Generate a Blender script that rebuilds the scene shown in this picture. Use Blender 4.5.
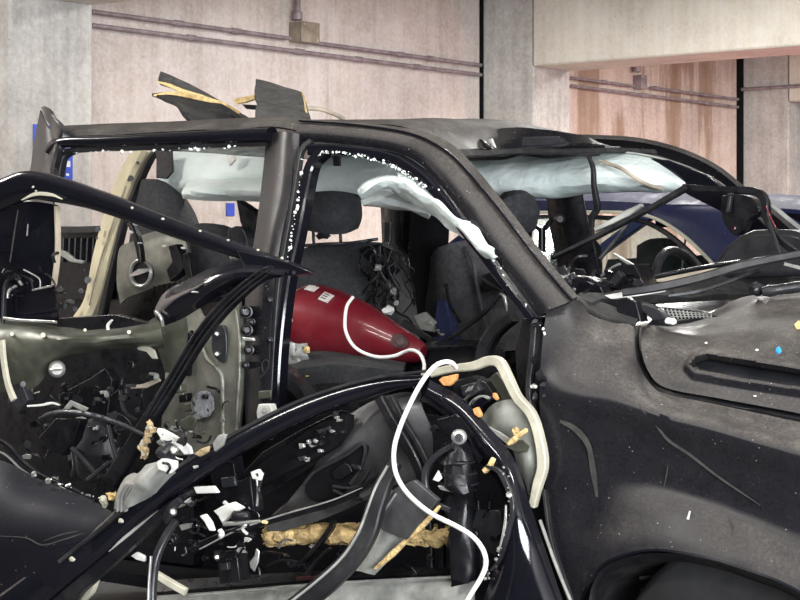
import bpy, bmesh, math, random
from mathutils import Vector, Matrix, noise

for o in list(bpy.data.objects):
    bpy.data.objects.remove(o)
scene = bpy.context.scene
COL = scene.collection
R = math.radians

# ------------------------------------------------------------------ camera, world, lights, exposure
FPX, VH, EYE = 1800.0, 250.0, 1.5
cam = bpy.data.cameras.new('camera')
cam.sensor_width = 36.0
cam.lens = FPX / 800.0 * 36.0
cam.shift_y = -(300 - VH) / 800.0
cam_o = bpy.data.objects.new('camera', cam)
cam_o.location = (0, 0, EYE)
cam_o.rotation_euler = (R(90), 0, 0)
COL.objects.link(cam_o)
scene.camera = cam_o

world = bpy.data.worlds.new('garage_air')
scene.world = world
world.use_nodes = True
world.node_tree.nodes['Background'].inputs[0].default_value = (0.9, 0.95, 1.0, 1)
world.node_tree.nodes['Background'].inputs[1].default_value = 0.05

def area(name, loc, size, energy, color, target):
    l = bpy.data.lights.new(name, 'AREA')
    l.shape = 'RECTANGLE'
    l.size, l.size_y = size
    l.energy = energy
    l.color = color
    o = bpy.data.objects.new(name, l)
    o.location = loc
    o.rotation_euler = (Vector(target) - Vector(loc)).to_track_quat('-Z', 'Y').to_euler()
    COL.objects.link(o)
    return o

LAMPS = [(-2.2, 2.4), (1.6, 2.2), (1.6, 9.2), (4.7, 11.7), (-3.4, 6.4), (-0.5, 4.3)]  # last lamp is added over the SUV to draw edge highlights
LAMP_W = [80, 95, 165, 320, 75, 40]
for (lx, ly), lw in zip(LAMPS, LAMP_W):
    area('ceiling_lamp_light', (lx, ly, 3.28), (1.5, 0.22), lw, (1.0, 0.97, 0.92), (lx, ly, 0))
# broad fill added behind the camera to brighten cabin, airbags and wall
area('front_fill_light', (3.8, -4.0, 1.75), (7.0, 2.2), 1250, (0.93, 0.96, 1.0), (0.2, 7.0, 1.3))
# unseen low red light, inferred from the pink beam underside; it has no fixture
red = bpy.data.lights.new('low_red_light', 'POINT')
red.energy = 55
red.color = (1.0, 0.30, 0.32)
red.shadow_soft_size = 0.12
red_o = bpy.data.objects.new('low_red_light', red)
red_o.location = (3.7, 12.0, 1.25)
COL.objects.link(red_o)

vs = scene.view_settings
vs.view_transform = 'Standard'
vs.look = 'None'
vs.gamma = 1.0
vs.use_curve_mapping = False
vs.exposure = 0.35

# ------------------------------------------------------------------ materials
def nodes_of(name):
    m = bpy.data.materials.new(name)
    m.use_nodes = True
    nt = m.node_tree
    return m, nt, nt.nodes['Principled BSDF']

def node(nt, t, **kw):
    n = nt.nodes.new(t)
    for k, v in kw.items():
        if k in n.inputs:
            n.inputs[k].default_value = v
        else:
            setattr(n, k, v)
    return n

def ramp(nt, fac, stops):
    r = nt.nodes.new('ShaderNodeValToRGB')
    el = r.color_ramp.elements
    while len(el) < len(stops):
        el.new(0.5)
    for e, (p, c) in zip(el, stops):
        e.position = p
        e.color = (c[0], c[1], c[2], 1) if not isinstance(c, (int, float)) else (c, c, c, 1)
    nt.links.new(fac, r.inputs[0])
    return r.outputs[0]

def mixc(nt, fac, a, b, mode='MIX'):
    m = nt.nodes.new('ShaderNodeMix')
    m.data_type = 'RGBA'
    m.blend_type = mode
    for s, i in ((fac, 0), (a, 6), (b, 7)):
        if hasattr(s, 'is_output'):
            nt.links.new(s, m.inputs[i])
        elif i == 0:
            m.inputs[0].default_value = s
        else:
            m.inputs[i].default_value = (s[0], s[1], s[2], 1)
    return m.outputs[2]

def coords(nt, scale=(1, 1, 1)):
    g = nt.nodes.new('ShaderNodeTexCoord')
    mp = nt.nodes.new('ShaderNodeMapping')
    mp.inputs['Scale'].default_value = scale
    nt.links.new(g.outputs['Object'], mp.inputs[0])
    return mp.outputs[0]

def noi(nt, vec, scale, detail=4, rough=0.55):
    n = node(nt, 'ShaderNodeTexNoise', Scale=scale, Detail=detail, Roughness=rough)
    nt.links.new(vec, n.inputs['Vector'])
    return n.outputs[0]

def bump(nt, bsdf, h, strength=0.2, dist=0.01):
    b = node(nt, 'ShaderNodeBump', Strength=strength, Distance=dist)
    nt.links.new(h, b.inputs['Height'])
    nt.links.new(b.outputs[0], bsdf.inputs['Normal'])

def simple(name, col, rough=0.5, metal=0.0, var=0.35, scale=14, bmp=0.08, spec=0.5, dirt=None, coat=0.0):
    m, nt, b = nodes_of(name)
    v = coords(nt)
    n = noi(nt, v, scale, 5)
    lo = tuple(c * (1 - var) for c in col)
    hi = tuple(min(1, c * (1 + var)) for c in col)
    c = ramp(nt, n, [(0.3, lo), (0.7, hi)])
    if dirt:
        n2 = noi(nt, v, scale * 0.35, 6, 0.7)
        f = ramp(nt, n2, [(0.5, 0.0), (0.72, dirt[1])])
        c = mixc(nt, f, c, dirt[0])
    nt.links.new(c, b.inputs['Base Color'])
    rr = ramp(nt, noi(nt, v, scale * 1.7, 4), [(0.3, max(0.02, rough - 0.1)), (0.7, min(1, rough + 0.12))])
    nt.links.new(rr, b.inputs['Roughness'])
    b.inputs['Metallic'].default_value = metal
    b.inputs['Specular IOR Level'].default_value = spec
    b.inputs['Coat Weight'].default_value = coat
    if bmp:
        bump(nt, b, noi(nt, v, scale * 2.2, 5), bmp, 0.01)
    return m

def paint(name, col, dust=(0.17, 0.155, 0.14), amount=0.5, specks=True, rough0=0.24, spec0=0.32):
    """gloss car paint with settled dust (lies on what faces up) and grit"""
    m, nt, b = nodes_of(name)
    v = coords(nt)
    g = nt.nodes.new('ShaderNodeNewGeometry')
    sx = nt.nodes.new('ShaderNodeSeparateXYZ')
    nt.links.new(g.outputs['Normal'], sx.inputs[0])
    up = ramp(nt, sx.outputs[2], [(0.20, 0.07), (0.85, 1.0)])
    n = ramp(nt, noi(nt, v, 7.5, 9, 0.72), [(0.30, 0.25), (0.70, 1.0)])
    f = nt.nodes.new('ShaderNodeMath'); f.operation = 'MULTIPLY'
    nt.links.new(up, f.inputs[0]); nt.links.new(n, f.inputs[1])
    f2 = nt.nodes.new('ShaderNodeMath'); f2.operation = 'MULTIPLY'; f2.inputs[1].default_value = amount
    nt.links.new(f.outputs[0], f2.inputs[0])
    c = mixc(nt, f2.outputs[0], col, dust)
    c = mixc(nt, 0.55, c, ramp(nt, noi(nt, v, 120, 4, 0.75), [(0.3, 0.25), (0.7, 0.75)]), 'OVERLAY')
    if specks:
        vo = node(nt, 'ShaderNodeTexVoronoi', Scale=55.0)
        nt.links.new(v, vo.inputs['Vector'])
        s1 = ramp(nt, vo.outputs['Distance'], [(0.05, 1.0), (0.11, 0.0)])
        s2 = ramp(nt, noi(nt, v, 26, 2), [(0.50, 0.0), (0.58, 0.8)])
        s = nt.nodes.new('ShaderNodeMath'); s.operation = 'MULTIPLY'
        nt.links.new(s1, s.inputs[0]); nt.links.new(s2, s.inputs[1])
        c = mixc(nt, s.outputs[0], c, (0.42, 0.40, 0.36))
    nt.links.new(c, b.inputs['Base Color'])
    ro = ramp(nt, f2.outputs[0], [(0.0, rough0), (0.35, 0.6)])
    nt.links.new(ro, b.inputs['Roughness'])
    nt.links.new(ramp(nt, f2.outputs[0], [(0.02, spec0), (0.30, 0.04)]), b.inputs['Specular IOR Level'])
    bump(nt, b, noi(nt, v, 160, 2), 0.04, 0.002)
    return m

def concrete(name, base=(0.66, 0.595, 0.555), stain=0.5, streak=(0.25, 0.17, 0.10), edge=(0.62, 0.80)):
    m, nt, b = nodes_of(name)
    v = coords(nt)
    n1 = noi(nt, v, 1.6, 8, 0.62)
    n2 = noi(nt, v, 38, 6, 0.7)
    c = ramp(nt, n1, [(0.25, tuple(x * 0.80 for x in base)), (0.5, base), (0.78, tuple(min(1, x * 1.15) for x in base))])
    c = mixc(nt, 0.45, c, ramp(nt, n2, [(0.3, 0.25), (0.7, 0.66)]), 'OVERLAY')
    c = mixc(nt, 0.38, c, ramp(nt, noi(nt, v, 7, 7, 0.68), [(0.3, 0.28), (0.7, 0.64)]), 'OVERLAY')
    vb = coords(nt, (7.5, 7.5, 0.25))                      # board marks and run-down streaks
    nb = noi(nt, vb, 2.2, 5, 0.6)
    c = mixc(nt, 0.55, c, ramp(nt, nb, [(0.3, 0.34), (0.7, 0.6)]), 'OVERLAY')
    vs_ = coords(nt, (2.0, 2.0, 0.22))
    ns = noi(nt, vs_, 1.5, 6, 0.62)
    f = ramp(nt, ns, [(edge[0], 0.0), (edge[0] + 0.05, stain * 0.7), (edge[1], stain)])
    c = mixc(nt, f, c, streak)
    vo = node(nt, 'ShaderNodeTexVoronoi', Scale=11.0)       # bug holes
    nt.links.new(v, vo.inputs['Vector'])
    h = ramp(nt, vo.outputs['Distance'], [(0.035, 1.0), (0.06, 0.0)])
    c = mixc(nt, h, c, tuple(x * 0.5 for x in base))
    nt.links.new(c, b.inputs['Base Color'])
    b.inputs['Roughness'].default_value = 0.9
    b.inputs['Specular IOR Level'].default_value = 0.2
    bump(nt, b, n2, 0.25, 0.004)
    return m

M = {}
M['concrete'] = concrete('concrete_wall')
M['concrete_stain'] = concrete('concrete_wall_stained', base=(0.66, 0.55, 0.48), stain=0.8, streak=(0.27, 0.15, 0.085), edge=(0.50, 0.66))
M['concrete_col'] = concrete('concrete_column', base=(0.56, 0.54, 0.51), stain=0.15, streak=(0.2, 0.18, 0.16))
M['concrete_beam'] = concrete('concrete_beam', base=(0.74, 0.70, 0.62), stain=0.12, streak=(0.36, 0.32, 0.25))  # base raised to carry the brighter light on the beam face
M['floor'] = concrete('concrete_floor', base=(0.10, 0.10, 0.10), stain=0.3, streak=(0.1, 0.1, 0.1))
M['ceiling'] = concrete('concrete_ceiling', base=(0.5, 0.48, 0.46), stain=0.1)
M['joint'] = simple('joint_recess_black', (0.006, 0.006, 0.007), 0.9, spec=0.1)
M['conduit'] = simple('painted_conduit', (0.30, 0.245, 0.26), 0.5, 0.2)
M['box'] = simple('junction_box_paint', (0.30, 0.25, 0.19), 0.55)
M['blue'] = simple('sign_blue', (0.03, 0.09, 0.55), 0.4, var=0.15)
M['signwhite'] = simple('sign_white', (0.75, 0.77, 0.8), 0.5, var=0.1)
M['paint'] = paint('black_car_paint', (0.0055, 0.0055, 0.0085), dust=(0.215, 0.197, 0.178), amount=0.62)
M['gloss'] = paint('black_gloss_paint', (0.0045, 0.0045, 0.0075), dust=(0.10, 0.10, 0.115), amount=0.10, specks=False, rough0=0.09, spec0=0.5)
M['satin'] = paint('black_scuffed_paint', (0.0045, 0.0045, 0.0075), dust=(0.09, 0.09, 0.105), amount=0.14, specks=True, rough0=0.5, spec0=0.16)
M['trim'] = simple('black_plastic_trim', (0.006, 0.006, 0.008), 0.30, spec=0.3, bmp=0.1, dirt=((0.05, 0.048, 0.045), 0.25))
M['trimgrey'] = simple('dark_grey_plastic', (0.020, 0.0205, 0.024), 0.33, spec=0.35, bmp=0.1, dirt=((0.075, 0.07, 0.065), 0.3))
M['felt'] = simple('black_felt_backing', (0.016, 0.016, 0.017), 0.95, scale=40, bmp=0.5, dirt=((0.07, 0.065, 0.055), 0.6))
M['feltgrey'] = simple('grey_felt_backing', (0.06, 0.058, 0.055), 0.95, scale=40, bmp=0.5, dirt=((0.02, 0.02, 0.02), 0.7))
M['doortrim'] = simple('moulded_door_plastic', (0.045, 0.045, 0.048), 0.42, bmp=0.12, dirt=((0.10, 0.095, 0.09), 0.4))
M['rubber'] = simple('black_rubber', (0.013, 0.013, 0.015), 0.45, spec=0.3, bmp=0.05, dirt=((0.1, 0.1, 0.09), 0.3))
M['fabric'] = simple('dark_seat_fabric', (0.024, 0.025, 0.029), 0.85, scale=60, bmp=0.25, dirt=((0.07, 0.07, 0.07), 0.5))
M['seatgrey'] = simple('charcoal_seat_fabric', (0.05, 0.05, 0.056), 0.85, scale=60, bmp=0.25, dirt=((0.10, 0.10, 0.10), 0.5))
M['carpet'] = simple('dark_carpet', (0.007, 0.007, 0.009), 0.95, spec=0.1, scale=90, bmp=0.4)
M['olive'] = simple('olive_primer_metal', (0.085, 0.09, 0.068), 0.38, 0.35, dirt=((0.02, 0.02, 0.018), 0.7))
M['olivelight'] = simple('grey_olive_metal', (0.16, 0.165, 0.14), 0.4, 0.4, dirt=((0.03, 0.03, 0.025), 0.8))
M['cream'] = simple('cream_body_primer', (0.62, 0.57, 0.40), 0.5, var=0.12, scale=6, dirt=((0.35, 0.31, 0.2), 0.5))
M['creamgrey'] = simple('pale_cream_flange', (0.46, 0.44, 0.35), 0.5, var=0.15, dirt=((0.2, 0.19, 0.15), 0.6))
M['greymetal'] = simple('grey_sheet_metal', (0.30, 0.305, 0.285), 0.5, 0.2, dirt=((0.08, 0.08, 0.07), 0.8))
M['sheetgrey'] = simple('dull_grey_sheet', (0.17, 0.175, 0.155), 0.5, 0.2, dirt=((0.06, 0.06, 0.05), 0.8))
M['silver'] = simple('torn_bare_metal', (0.62, 0.62, 0.60), 0.35, 0.75, dirt=((0.12, 0.11, 0.1), 0.7))
M['white'] = simple('white_plastic', (0.72, 0.72, 0.69), 0.45, var=0.12, dirt=((0.3, 0.28, 0.24), 0.5))
M['cable'] = simple('white_cable', (0.78, 0.77, 0.75), 0.4, var=0.05, bmp=0)
M['foam'] = simple('yellow_foam', (0.72, 0.52, 0.24), 0.95, scale=45, bmp=0.9, dirt=((0.22, 0.13, 0.05), 0.8))
M['orange'] = simple('orange_foam', (0.62, 0.29, 0.10), 0.9, scale=40, bmp=0.5)
M['tan'] = simple('tan_shreds', (0.40, 0.30, 0.17), 0.9, scale=50, bmp=0.8)
M['red'] = simple('crimson_gloss', (0.17, 0.010, 0.019), 0.36, scale=5, bmp=0.05, var=0.25, dirt=((0.33, 0.10, 0.10), 0.35), coat=0.3)
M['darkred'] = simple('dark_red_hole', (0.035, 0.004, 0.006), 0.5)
M['sticker'] = simple('pale_sticker', (0.62, 0.56, 0.52), 0.6)
M['bluefabric'] = simple('blue_fabric', (0.020, 0.026, 0.085), 0.8, scale=50)
M['bluepaint'] = paint('dark_blue_paint', (0.016, 0.019, 0.055), dust=(0.06, 0.06, 0.085), amount=0.5, spec0=0.12)
M['chrome'] = simple('satin_chrome', (0.7, 0.7, 0.68), 0.25, 0.9, bmp=0)
M['bluelens'] = simple('blue_lens_chip', (0.05, 0.35, 0.75), 0.3)
M['tyre'] = simple('tyre_rubber', (0.015, 0.015, 0.016), 0.8)
M['dust_glint_mark'] = simple('dust_streak', (0.034, 0.033, 0.030), 0.7, bmp=0, var=0.5, scale=30)  # dust and scratches, also the highlight strips on creases
M['lampwhite'] = simple('lamp_housing', (0.7, 0.7, 0.68), 0.5)
M['beige'] = simple('beige_trim', (0.36, 0.31, 0.24), 0.8)

def airbag_mat():
    m, nt, b = nodes_of('airbag_cloth')
    v = coords(nt)
    c = ramp(nt, noi(nt, v, 5, 5), [(0.3, (0.58, 0.68, 0.66)), (0.7, (0.76, 0.83, 0.82))])
    f = ramp(nt, noi(nt, v, 3.3, 6, 0.7), [(0.6, 0.0), (0.75, 0.5)])
    c = mixc(nt, f, c, (0.42, 0.40, 0.30))
    nt.links.new(c, b.inputs['Base Color'])
    b.inputs['Roughness'].default_value = 0.75
    bump(nt, b, noi(nt, coords(nt, (1, 1, 1.6)), 9, 4), 0.5, 0.03)
    return m
M['airbag'] = airbag_mat()

def lamp_mat():
    m, nt, b = nodes_of('lamp_tube')
    b.inputs['Emission Color'].default_value = (1, 0.96, 0.9, 1)
    b.inputs['Emission Strength'].default_value = 6
    return m
M['tube'] = lamp_mat()

def glass_mat(name='window_glass', col=(0.75, 0.85, 0.85), mixf=0.85):
    m, nt, b = nodes_of(name)
    t = node(nt, 'ShaderNodeBsdfTransparent')
    t.inputs[0].default_value = (col[0], col[1], col[2], 1)
    g = node(nt, 'ShaderNodeBsdfGlossy', Roughness=0.03)
    mx = nt.nodes.new('ShaderNodeMixShader')
    mx.inputs[0].default_value = 1 - mixf
    nt.links.new(t.outputs[0], mx.inputs[1]); nt.links.new(g.outputs[0], mx.inputs[2])
    nt.links.new(mx.outputs[0], nt.nodes['Material Output'].inputs[0])
    return m
M['glass'] = glass_mat(mixf=0.975)
def crumb_mat():
    m, nt, b = nodes_of('glass_crumb')
    b.inputs['Base Color'].default_value = (0.82, 0.86, 0.84, 1)
    b.inputs['Roughness'].default_value = 0.25
    return m
M['crumb'] = crumb_mat()

# ------------------------------------------------------------------ frames: the SUV and the wall
TH = R(33)
D0 = 5.2
LX, LY = math.sin(TH), math.cos(TH)
FX, FY = math.cos(TH), -math.sin(TH)
ORG = (0.0, D0)

def P(u, v, b):
    """photo pixel on the plane 'b metres inward from the near flank' -> SUV coordinates (forward, inward, up)"""
    dx, dz = (u - 400) / FPX, -(v - VH) / FPX
    s = (b + ORG[1] * LY) / (dx * LX + LY)
    x, y = dx * s, s - ORG[1]
    return Vector((x * FX + y * FY, b, dz * s + EYE))

def L(a, b, z):
    return Vector((a, b, z))

def cv(p):
    return p.copy() if isinstance(p, Vector) else P(*p)

def kpx(b):
    return (D0 + 0.84 * b) / FPX            # metres per pixel about that plane

WA = R(38.9)
WX, WY = math.sin(WA), math.cos(WA)
NX, NY = math.cos(WA), -math.sin(WA)
WO = (0.59, 12.85)

def wpt(s, n, z):
    return Vector((WO[0] + s * WX + n * NX, WO[1] + s * WY + n * NY, z))

def PW(u, v, n):
    """photo pixel on the plane n metres in front of the wall -> (along wall, off wall, up)"""
    dx, dz = (u - 400) / FPX, -(v - VH) / FPX
    c = WO[0] * NX + WO[1] * NY + n
    t = c / (dx * NX + NY)
    x, y = dx * t - WO[0], t - WO[1]
    return (x * WX + y * WY, n, dz * t + EYE)

# ------------------------------------------------------------------ mesh helpers
def link(name, me, mat, parent=None, smooth=True, angle=38):
    me.materials.append(M[mat] if isinstance(mat, str) else mat)
    if smooth:
        for p in me.polygons:
            p.use_smooth = True
        me.set_sharp_from_angle(angle=R(angle))
    o = bpy.data.objects.new(name, me)
    COL.objects.link(o)
    if parent is not None:
        o.parent = parent
    return o

def from_bm(name, bm, mat, parent=None, smooth=True, angle=38):
    bmesh.ops.remove_doubles(bm, verts=bm.verts, dist=1e-6)
    bmesh.ops.recalc_face_normals(bm, faces=bm.faces)
    me = bpy.data.meshes.new(name)
    bm.to_mesh(me)
    bm.free()
    return link(name, me, mat, parent, smooth, angle)

def cr(pts, n):
    """n points evenly along a Catmull-Rom curve through pts"""
    pts = [p.copy() for p in pts]
    if len(pts) == 1:
        return [pts[0].copy() for _ in range(n)]
    if len(pts) == 2:
        return [pts[0].lerp(pts[1], i / (n - 1)) for i in range(n)]
    ext = [pts[0] * 2 - pts[1]] + pts + [pts[-1] * 2 - pts[-2]]
    dense = []
    for i in range(1, len(ext) - 2):
        p0, p1, p2, p3 = ext[i - 1:i + 3]
        for k in range(8):
            t = k / 8
            dense.append(0.5 * ((2 * p1) + (p2 - p0) * t + (2 * p0 - 5 * p1 + 4 * p2 - p3) * t * t + (3 * p1 - p0 - 3 * p2 + p3) * t ** 3))
    dense.append(ext[-2])
    acc = [0.0]
    for a, b in zip(dense, dense[1:]):
        acc.append(acc[-1] + (b - a).length)
    out, j = [], 0
    for i in range(n):
        d = acc[-1] * i / (n - 1)
        while j < len(acc) - 2 and acc[j + 1] < d:
            j += 1
        seg = acc[j + 1] - acc[j]
        out.append(dense[j].lerp(dense[j + 1], (d - acc[j]) / seg if seg > 1e-9 else 0))
    return out

def bulgegrid(rows, nu, nv, crumple=0.0, cs=6.0, seed=0):
    rows = [cr([cv(p) for p in r], nu) for r in rows]
    cols = [cr([r[i] for r in rows], nv) for i in range(nu)]
    if crumple:
        off = Vector((seed * 7.3, seed * 3.1, seed * 1.7))
        for c in cols:
            for i, p in enumerate(c):
                d = noise.noise_vector(p * cs + off)
                c[i] = p + d * crumple
    return cols

def solidgrid(cols, thick):
    nu, nv = len(cols), len(cols[0])
    nrm = [[None] * nv for _ in range(nu)]
    for i in range(nu):
        for j in range(nv):
            du = cols[min(i + 1, nu - 1)][j] - cols[max(i - 1, 0)][j]
            dv = cols[i][min(j + 1, nv - 1)] - cols[i][max(j - 1, 0)]
            n = du.cross(dv)
            nrm[i][j] = n.normalized() if n.length > 1e-12 else Vector((0, 1, 0))
    bm = bmesh.new()
    A = [[bm.verts.new(cols[i][j] + nrm[i][j] * thick / 2) for j in range(nv)] for i in range(nu)]
    B = [[bm.verts.new(cols[i][j] - nrm[i][j] * thick / 2) for j in range(nv)] for i in range(nu)]
    for i in range(nu - 1):
        for j in range(nv - 1):
            bm.faces.new((A[i][j], A[i + 1][j], A[i + 1][j + 1], A[i][j + 1]))
            bm.faces.new((B[i][j], B[i][j + 1], B[i + 1][j + 1], B[i + 1][j]))
    for i in range(nu - 1):
        bm.faces.new((A[i][0], B[i][0], B[i + 1][0], A[i + 1][0]))
        bm.faces.new((A[i][-1], A[i + 1][-1], B[i + 1][-1], B[i][-1]))
    for j in range(nv - 1):
        bm.faces.new((A[0][j], A[0][j + 1], B[0][j + 1], B[0][j]))
        bm.faces.new((A[-1][j], B[-1][j], B[-1][j + 1], A[-1][j + 1]))
    return bm

def surf(name, rows, mat, parent=None, nu=24, nv=8, thick=0.012, crumple=0.0, cs=6.0, seed=0):
    return from_bm(name, solidgrid(bulgegrid(rows, nu, nv, crumple, cs, seed), thick), mat, parent)

def bevel_mod(o, w, seg=2):
    m = o.modifiers.new('edge', 'BEVEL')
    m.width = w
    m.segments = seg
    m.limit_method = 'ANGLE'
    m.angle_limit = R(35)

def plate(name, pts, b, mat, parent=None, thick=0.012, smooth=0, bev=0.003, tilt=0.0):
    """solid plate with an outline given in pixels on the plane b (or per-point b); tilt leans the top inward"""
    q = []
    for p in pts:
        if isinstance(p, Vector):
            q.append(p.copy())
        else:
            q.append(P(p[0], p[1], p[2] if len(p) > 2 else b))
    if smooth:
        q = cr(q + [q[0]], smooth + 1)[:-1]
    if tilt:
        z0 = min(p.z for p in q)
        for p in q:
            p.y += (p.z - z0) * tilt
    bm = bmesh.new()
    A = [bm.verts.new(p) for p in q]
    B = [bm.verts.new(p + Vector((0, thick, 0))) for p in q]
    bm.faces.new(A)
    bm.faces.new(B[::-1])
    for i in range(len(q)):
        j = (i + 1) % len(q)
        bm.faces.new((A[i], B[i], B[j], A[j]))
    o = from_bm(name, bm, mat, parent, True, 30)
    if bev:
        bevel_mod(o, bev)
    return o

def sweep(name, path, prof_fn, mat, parent=None, up=Vector((0, 1, 0)), caps=True, angle=45):
    """sweep closed profiles (list of (side, up) per station) along path"""
    bm = bmesh.new()
    rings = []
    n = len(path)
    for i, p in enumerate(path):
        t = (path[min(i + 1, n - 1)] - path[max(i - 1, 0)])
        t = t.normalized() if t.length > 1e-9 else Vector((1, 0, 0))
        s = t.cross(up)
        s = s.normalized() if s.length > 1e-4 else t.orthogonal().normalized()
        w = s.cross(t).normalized()
        rings.append([bm.verts.new(p + s * a + w * c) for a, c in prof_fn(i / max(1, n - 1))])
    m = len(rings[0])
    for r0, r1 in zip(rings, rings[1:]):
        for k in range(m):
            bm.faces.new((r0[k], r0[(k + 1) % m], r1[(k + 1) % m], r1[k]))
    if caps:
        bm.faces.new(rings[0][::-1])
        bm.faces.new(rings[-1])
    return from_bm(name, bm, mat, parent, True, angle)

def lerp_list(vals, t):
    if isinstance(vals, (int, float)):
        return vals
    x = t * (len(vals) - 1)
    i = min(int(x), len(vals) - 2)
    return vals[i] + (vals[i + 1] - vals[i]) * (x - i)

def tube(name, pts, r, mat, parent=None, n=None, sides=8):
    q = [cv(p) for p in pts]
    n = n or max(3, min(64, 7 * (len(q) - 1) + 1))
    if len(q) == 2:
        n = 3
    path = cr(q, n)
    ang = [2 * math.pi * k / sides for k in range(sides)]
    return sweep(name, path, lambda t: [(lerp_list(r, t) * math.cos(a), lerp_list(r, t) * math.sin(a)) for a in ang], mat, parent, up=Vector((0.13, 0.99, 0.05)))

def bar(name, pts, w, d, mat, parent=None, n=None, round_=0.3, crown=0.0, up=None, oval=False):
    """bar of width w pixels (list allowed) seen from the side and depth d metres, edges chamfered"""
    q = [cv(p) for p in pts]
    n = n or max(3, min(64, 7 * (len(q) - 1) + 1))
    path = cr(q, n)
    bm_ = sum(p.y for p in q) / len(q)
    k = kpx(bm_)
    def prof(t):
        W = lerp_list(w, t) * k / 2
        D = lerp_list(d, t) / 2
        if oval:
            return [(W * math.copysign(abs(math.cos(a)) ** .7, math.cos(a)), D * math.copysign(abs(math.sin(a)) ** .7, math.sin(a))) for a in [2 * math.pi * (k + .5) / 18 for k in range(18)]]
        c = min(W, D) * round_
        pr = [(-W, -D + c), (-W + c, -D), (0, -D - crown), (W - c, -D), (W, -D + c), (W, D - c), (W - c, D), (-W + c, D), (-W, D - c)]
        return pr
    return sweep(name, path, prof, mat, parent, up=up or Vector((0, 1, 0)), angle=32)

def boxm(name, size, mat, parent=None, bev=0.004, seg=2):
    bm = bmesh.new()
    bmesh.ops.create_cube(bm, size=1)
    for v in bm.verts:
        v.co = Vector((v.co.x * size[0], v.co.y * size[1], v.co.z * size[2]))
    o = from_bm(name, bm, mat, parent, True, 30)
    if bev:
        bevel_mod(o, bev, seg)
    return o

def lathe(name, p0, p1, prof, mat, parent=None, sides=20, crumple=0.0, seed=0, cf=7):
    """prof: (t along p0->p1, radius)"""
    p0, p1 = cv(p0), cv(p1)
    ax = p1 - p0
    t = ax.normalized()
    s = t.cross(Vector((0.02, 1, 0.03))).normalized()
    w = s.cross(t).normalized()
    bm = bmesh.new()
    rings = []
    for f, r in prof:
        c = p0 + ax * f
        rings.append([bm.verts.new(c + (s * math.cos(a) + w * math.sin(a)) * r) for a in [2 * math.pi * k / sides for k in range(sides)]])
    for r0, r1 in zip(rings, rings[1:]):
        for k in range(sides):
            bm.faces.new((r0[k], r0[(k + 1) % sides], r1[(k + 1) % sides], r1[k]))
    bm.faces.new(rings[0][::-1]); bm.faces.new(rings[-1])
    if crumple:
        for v in bm.verts:
            v.co += noise.noise_vector(v.co * cf + Vector((seed, 0, 0))) * crumple
    return from_bm(name, bm, mat, parent, True, 50)

def lump(name, c, size, mat, parent=None, rough=0.35, seed=0, sub=2, freq=1.6):
    bm = bmesh.new()
    bmesh.ops.create_icosphere(bm, subdivisions=sub, radius=1)
    c = cv(c)
    for v in bm.verts:
        d = 1 + rough * noise.noise(v.co * freq + Vector((seed * 3.7, seed, 0))) * 1.6
        q = v.co * d
        v.co = Vector((q.x * size[0], q.y * size[1], q.z * size[2])) + c
    return from_bm(name, bm, mat, parent, True, 28)

def crumbs(name, path, n, size, mat, parent, seed=0, jit=0.012):
    rnd = random.Random(seed)
    q = cr([cv(p) for p in path], 40)
    bm = bmesh.new()
    for i in range(n):
        c = q[rnd.randrange(40)].copy()
        c += Vector((rnd.uniform(-jit, jit), rnd.uniform(-jit, jit), rnd.uniform(-jit, jit)))
        s = size * (0.35 + 1.1 * rnd.random() ** 2.2)
        m = Matrix.Translation(c) @ Matrix.Rotation(rnd.uniform(0, 3), 4, 'X') @ Matrix.Rotation(rnd.uniform(0, 3), 4, 'Z') @ Matrix.Diagonal((s, s * 0.8, s * rnd.uniform(0.5, 1.3), 1))
        bmesh.ops.create_cube(bm, size=1, matrix=m)
    me = bpy.data.meshes.new(name)
    bm.to_mesh(me); bm.free()
    o = link(name, me, mat, parent, False)
    o['kind'] = 'stuff'
    return o

def tag(o, label, cat, group=None):
    o['label'] = label
    o['category'] = cat
    if group:
        o['group'] = group
    return o

def struct(o):
    o['kind'] = 'structure'
    return o

def empty(name, loc=(0, 0, 0), rz=0.0):
    o = bpy.data.objects.new(name, None)
    o.empty_display_size = 0.2
    o.location = loc
    o.rotation_euler = (0, 0, rz)
    COL.objects.link(o)
    return o

# ------------------------------------------------------------------ the garage
def wbox(name, s0, s1, n0, n1, z0, z1, mat, bev=0.012, parent=None):
    """box set in the wall's frame; its origin is its own base corner"""
    o = boxm(name, (s1 - s0, n1 - n0, z1 - z0), mat, parent, bev)
    c = wpt((s0 + s1) / 2, (n0 + n1) / 2, (z0 + z1) / 2)
    o.location = c
    # local x along the wall, local y towards the room
    o.matrix_world = Matrix.Translation(c) @ Matrix(((WX, NX, 0, 0), (WY, NY, 0, 0), (0, 0, 1, 0), (0, 0, 0, 1))) @ Matrix.Diagonal((1, 1, 1, 1))
    return o

CEIL = 3.5
BEAMZ = 2.78
flo = boxm('floor', (26, 26, 0.2), 'floor', bev=0); flo.location = (1, 8, -0.1); struct(flo)
cei = boxm('ceiling', (26, 26, 0.2), 'ceiling', bev=0); cei.location = (1, 8, CEIL + 0.1); struct(cei)
s_l0 = PW(10, 100, 0.44)[0]; s_l1 = PW(93, 100, 0.44)[0]
s_c2 = PW(742, 100, 0.0)[0]
GAP = 0.018
struct(wbox('wall_rear', -9.0, -0.03, -0.22, 0.0, 0, CEIL, 'concrete'))
struct(wbox('wall_rear_bay', 0.46, s_c2 - 0.06, -0.22, 0.0, 0, CEIL, 'concrete_stain'))
struct(wbox('wall_rear_end', s_c2 + 0.46, s_c2 + 7, -0.22, 0.0, 0, CEIL, 'concrete'))
struct(wbox('trim_1', -0.034, -0.002, -0.20, 0.012, 0, CEIL, 'joint', 0.003))
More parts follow.
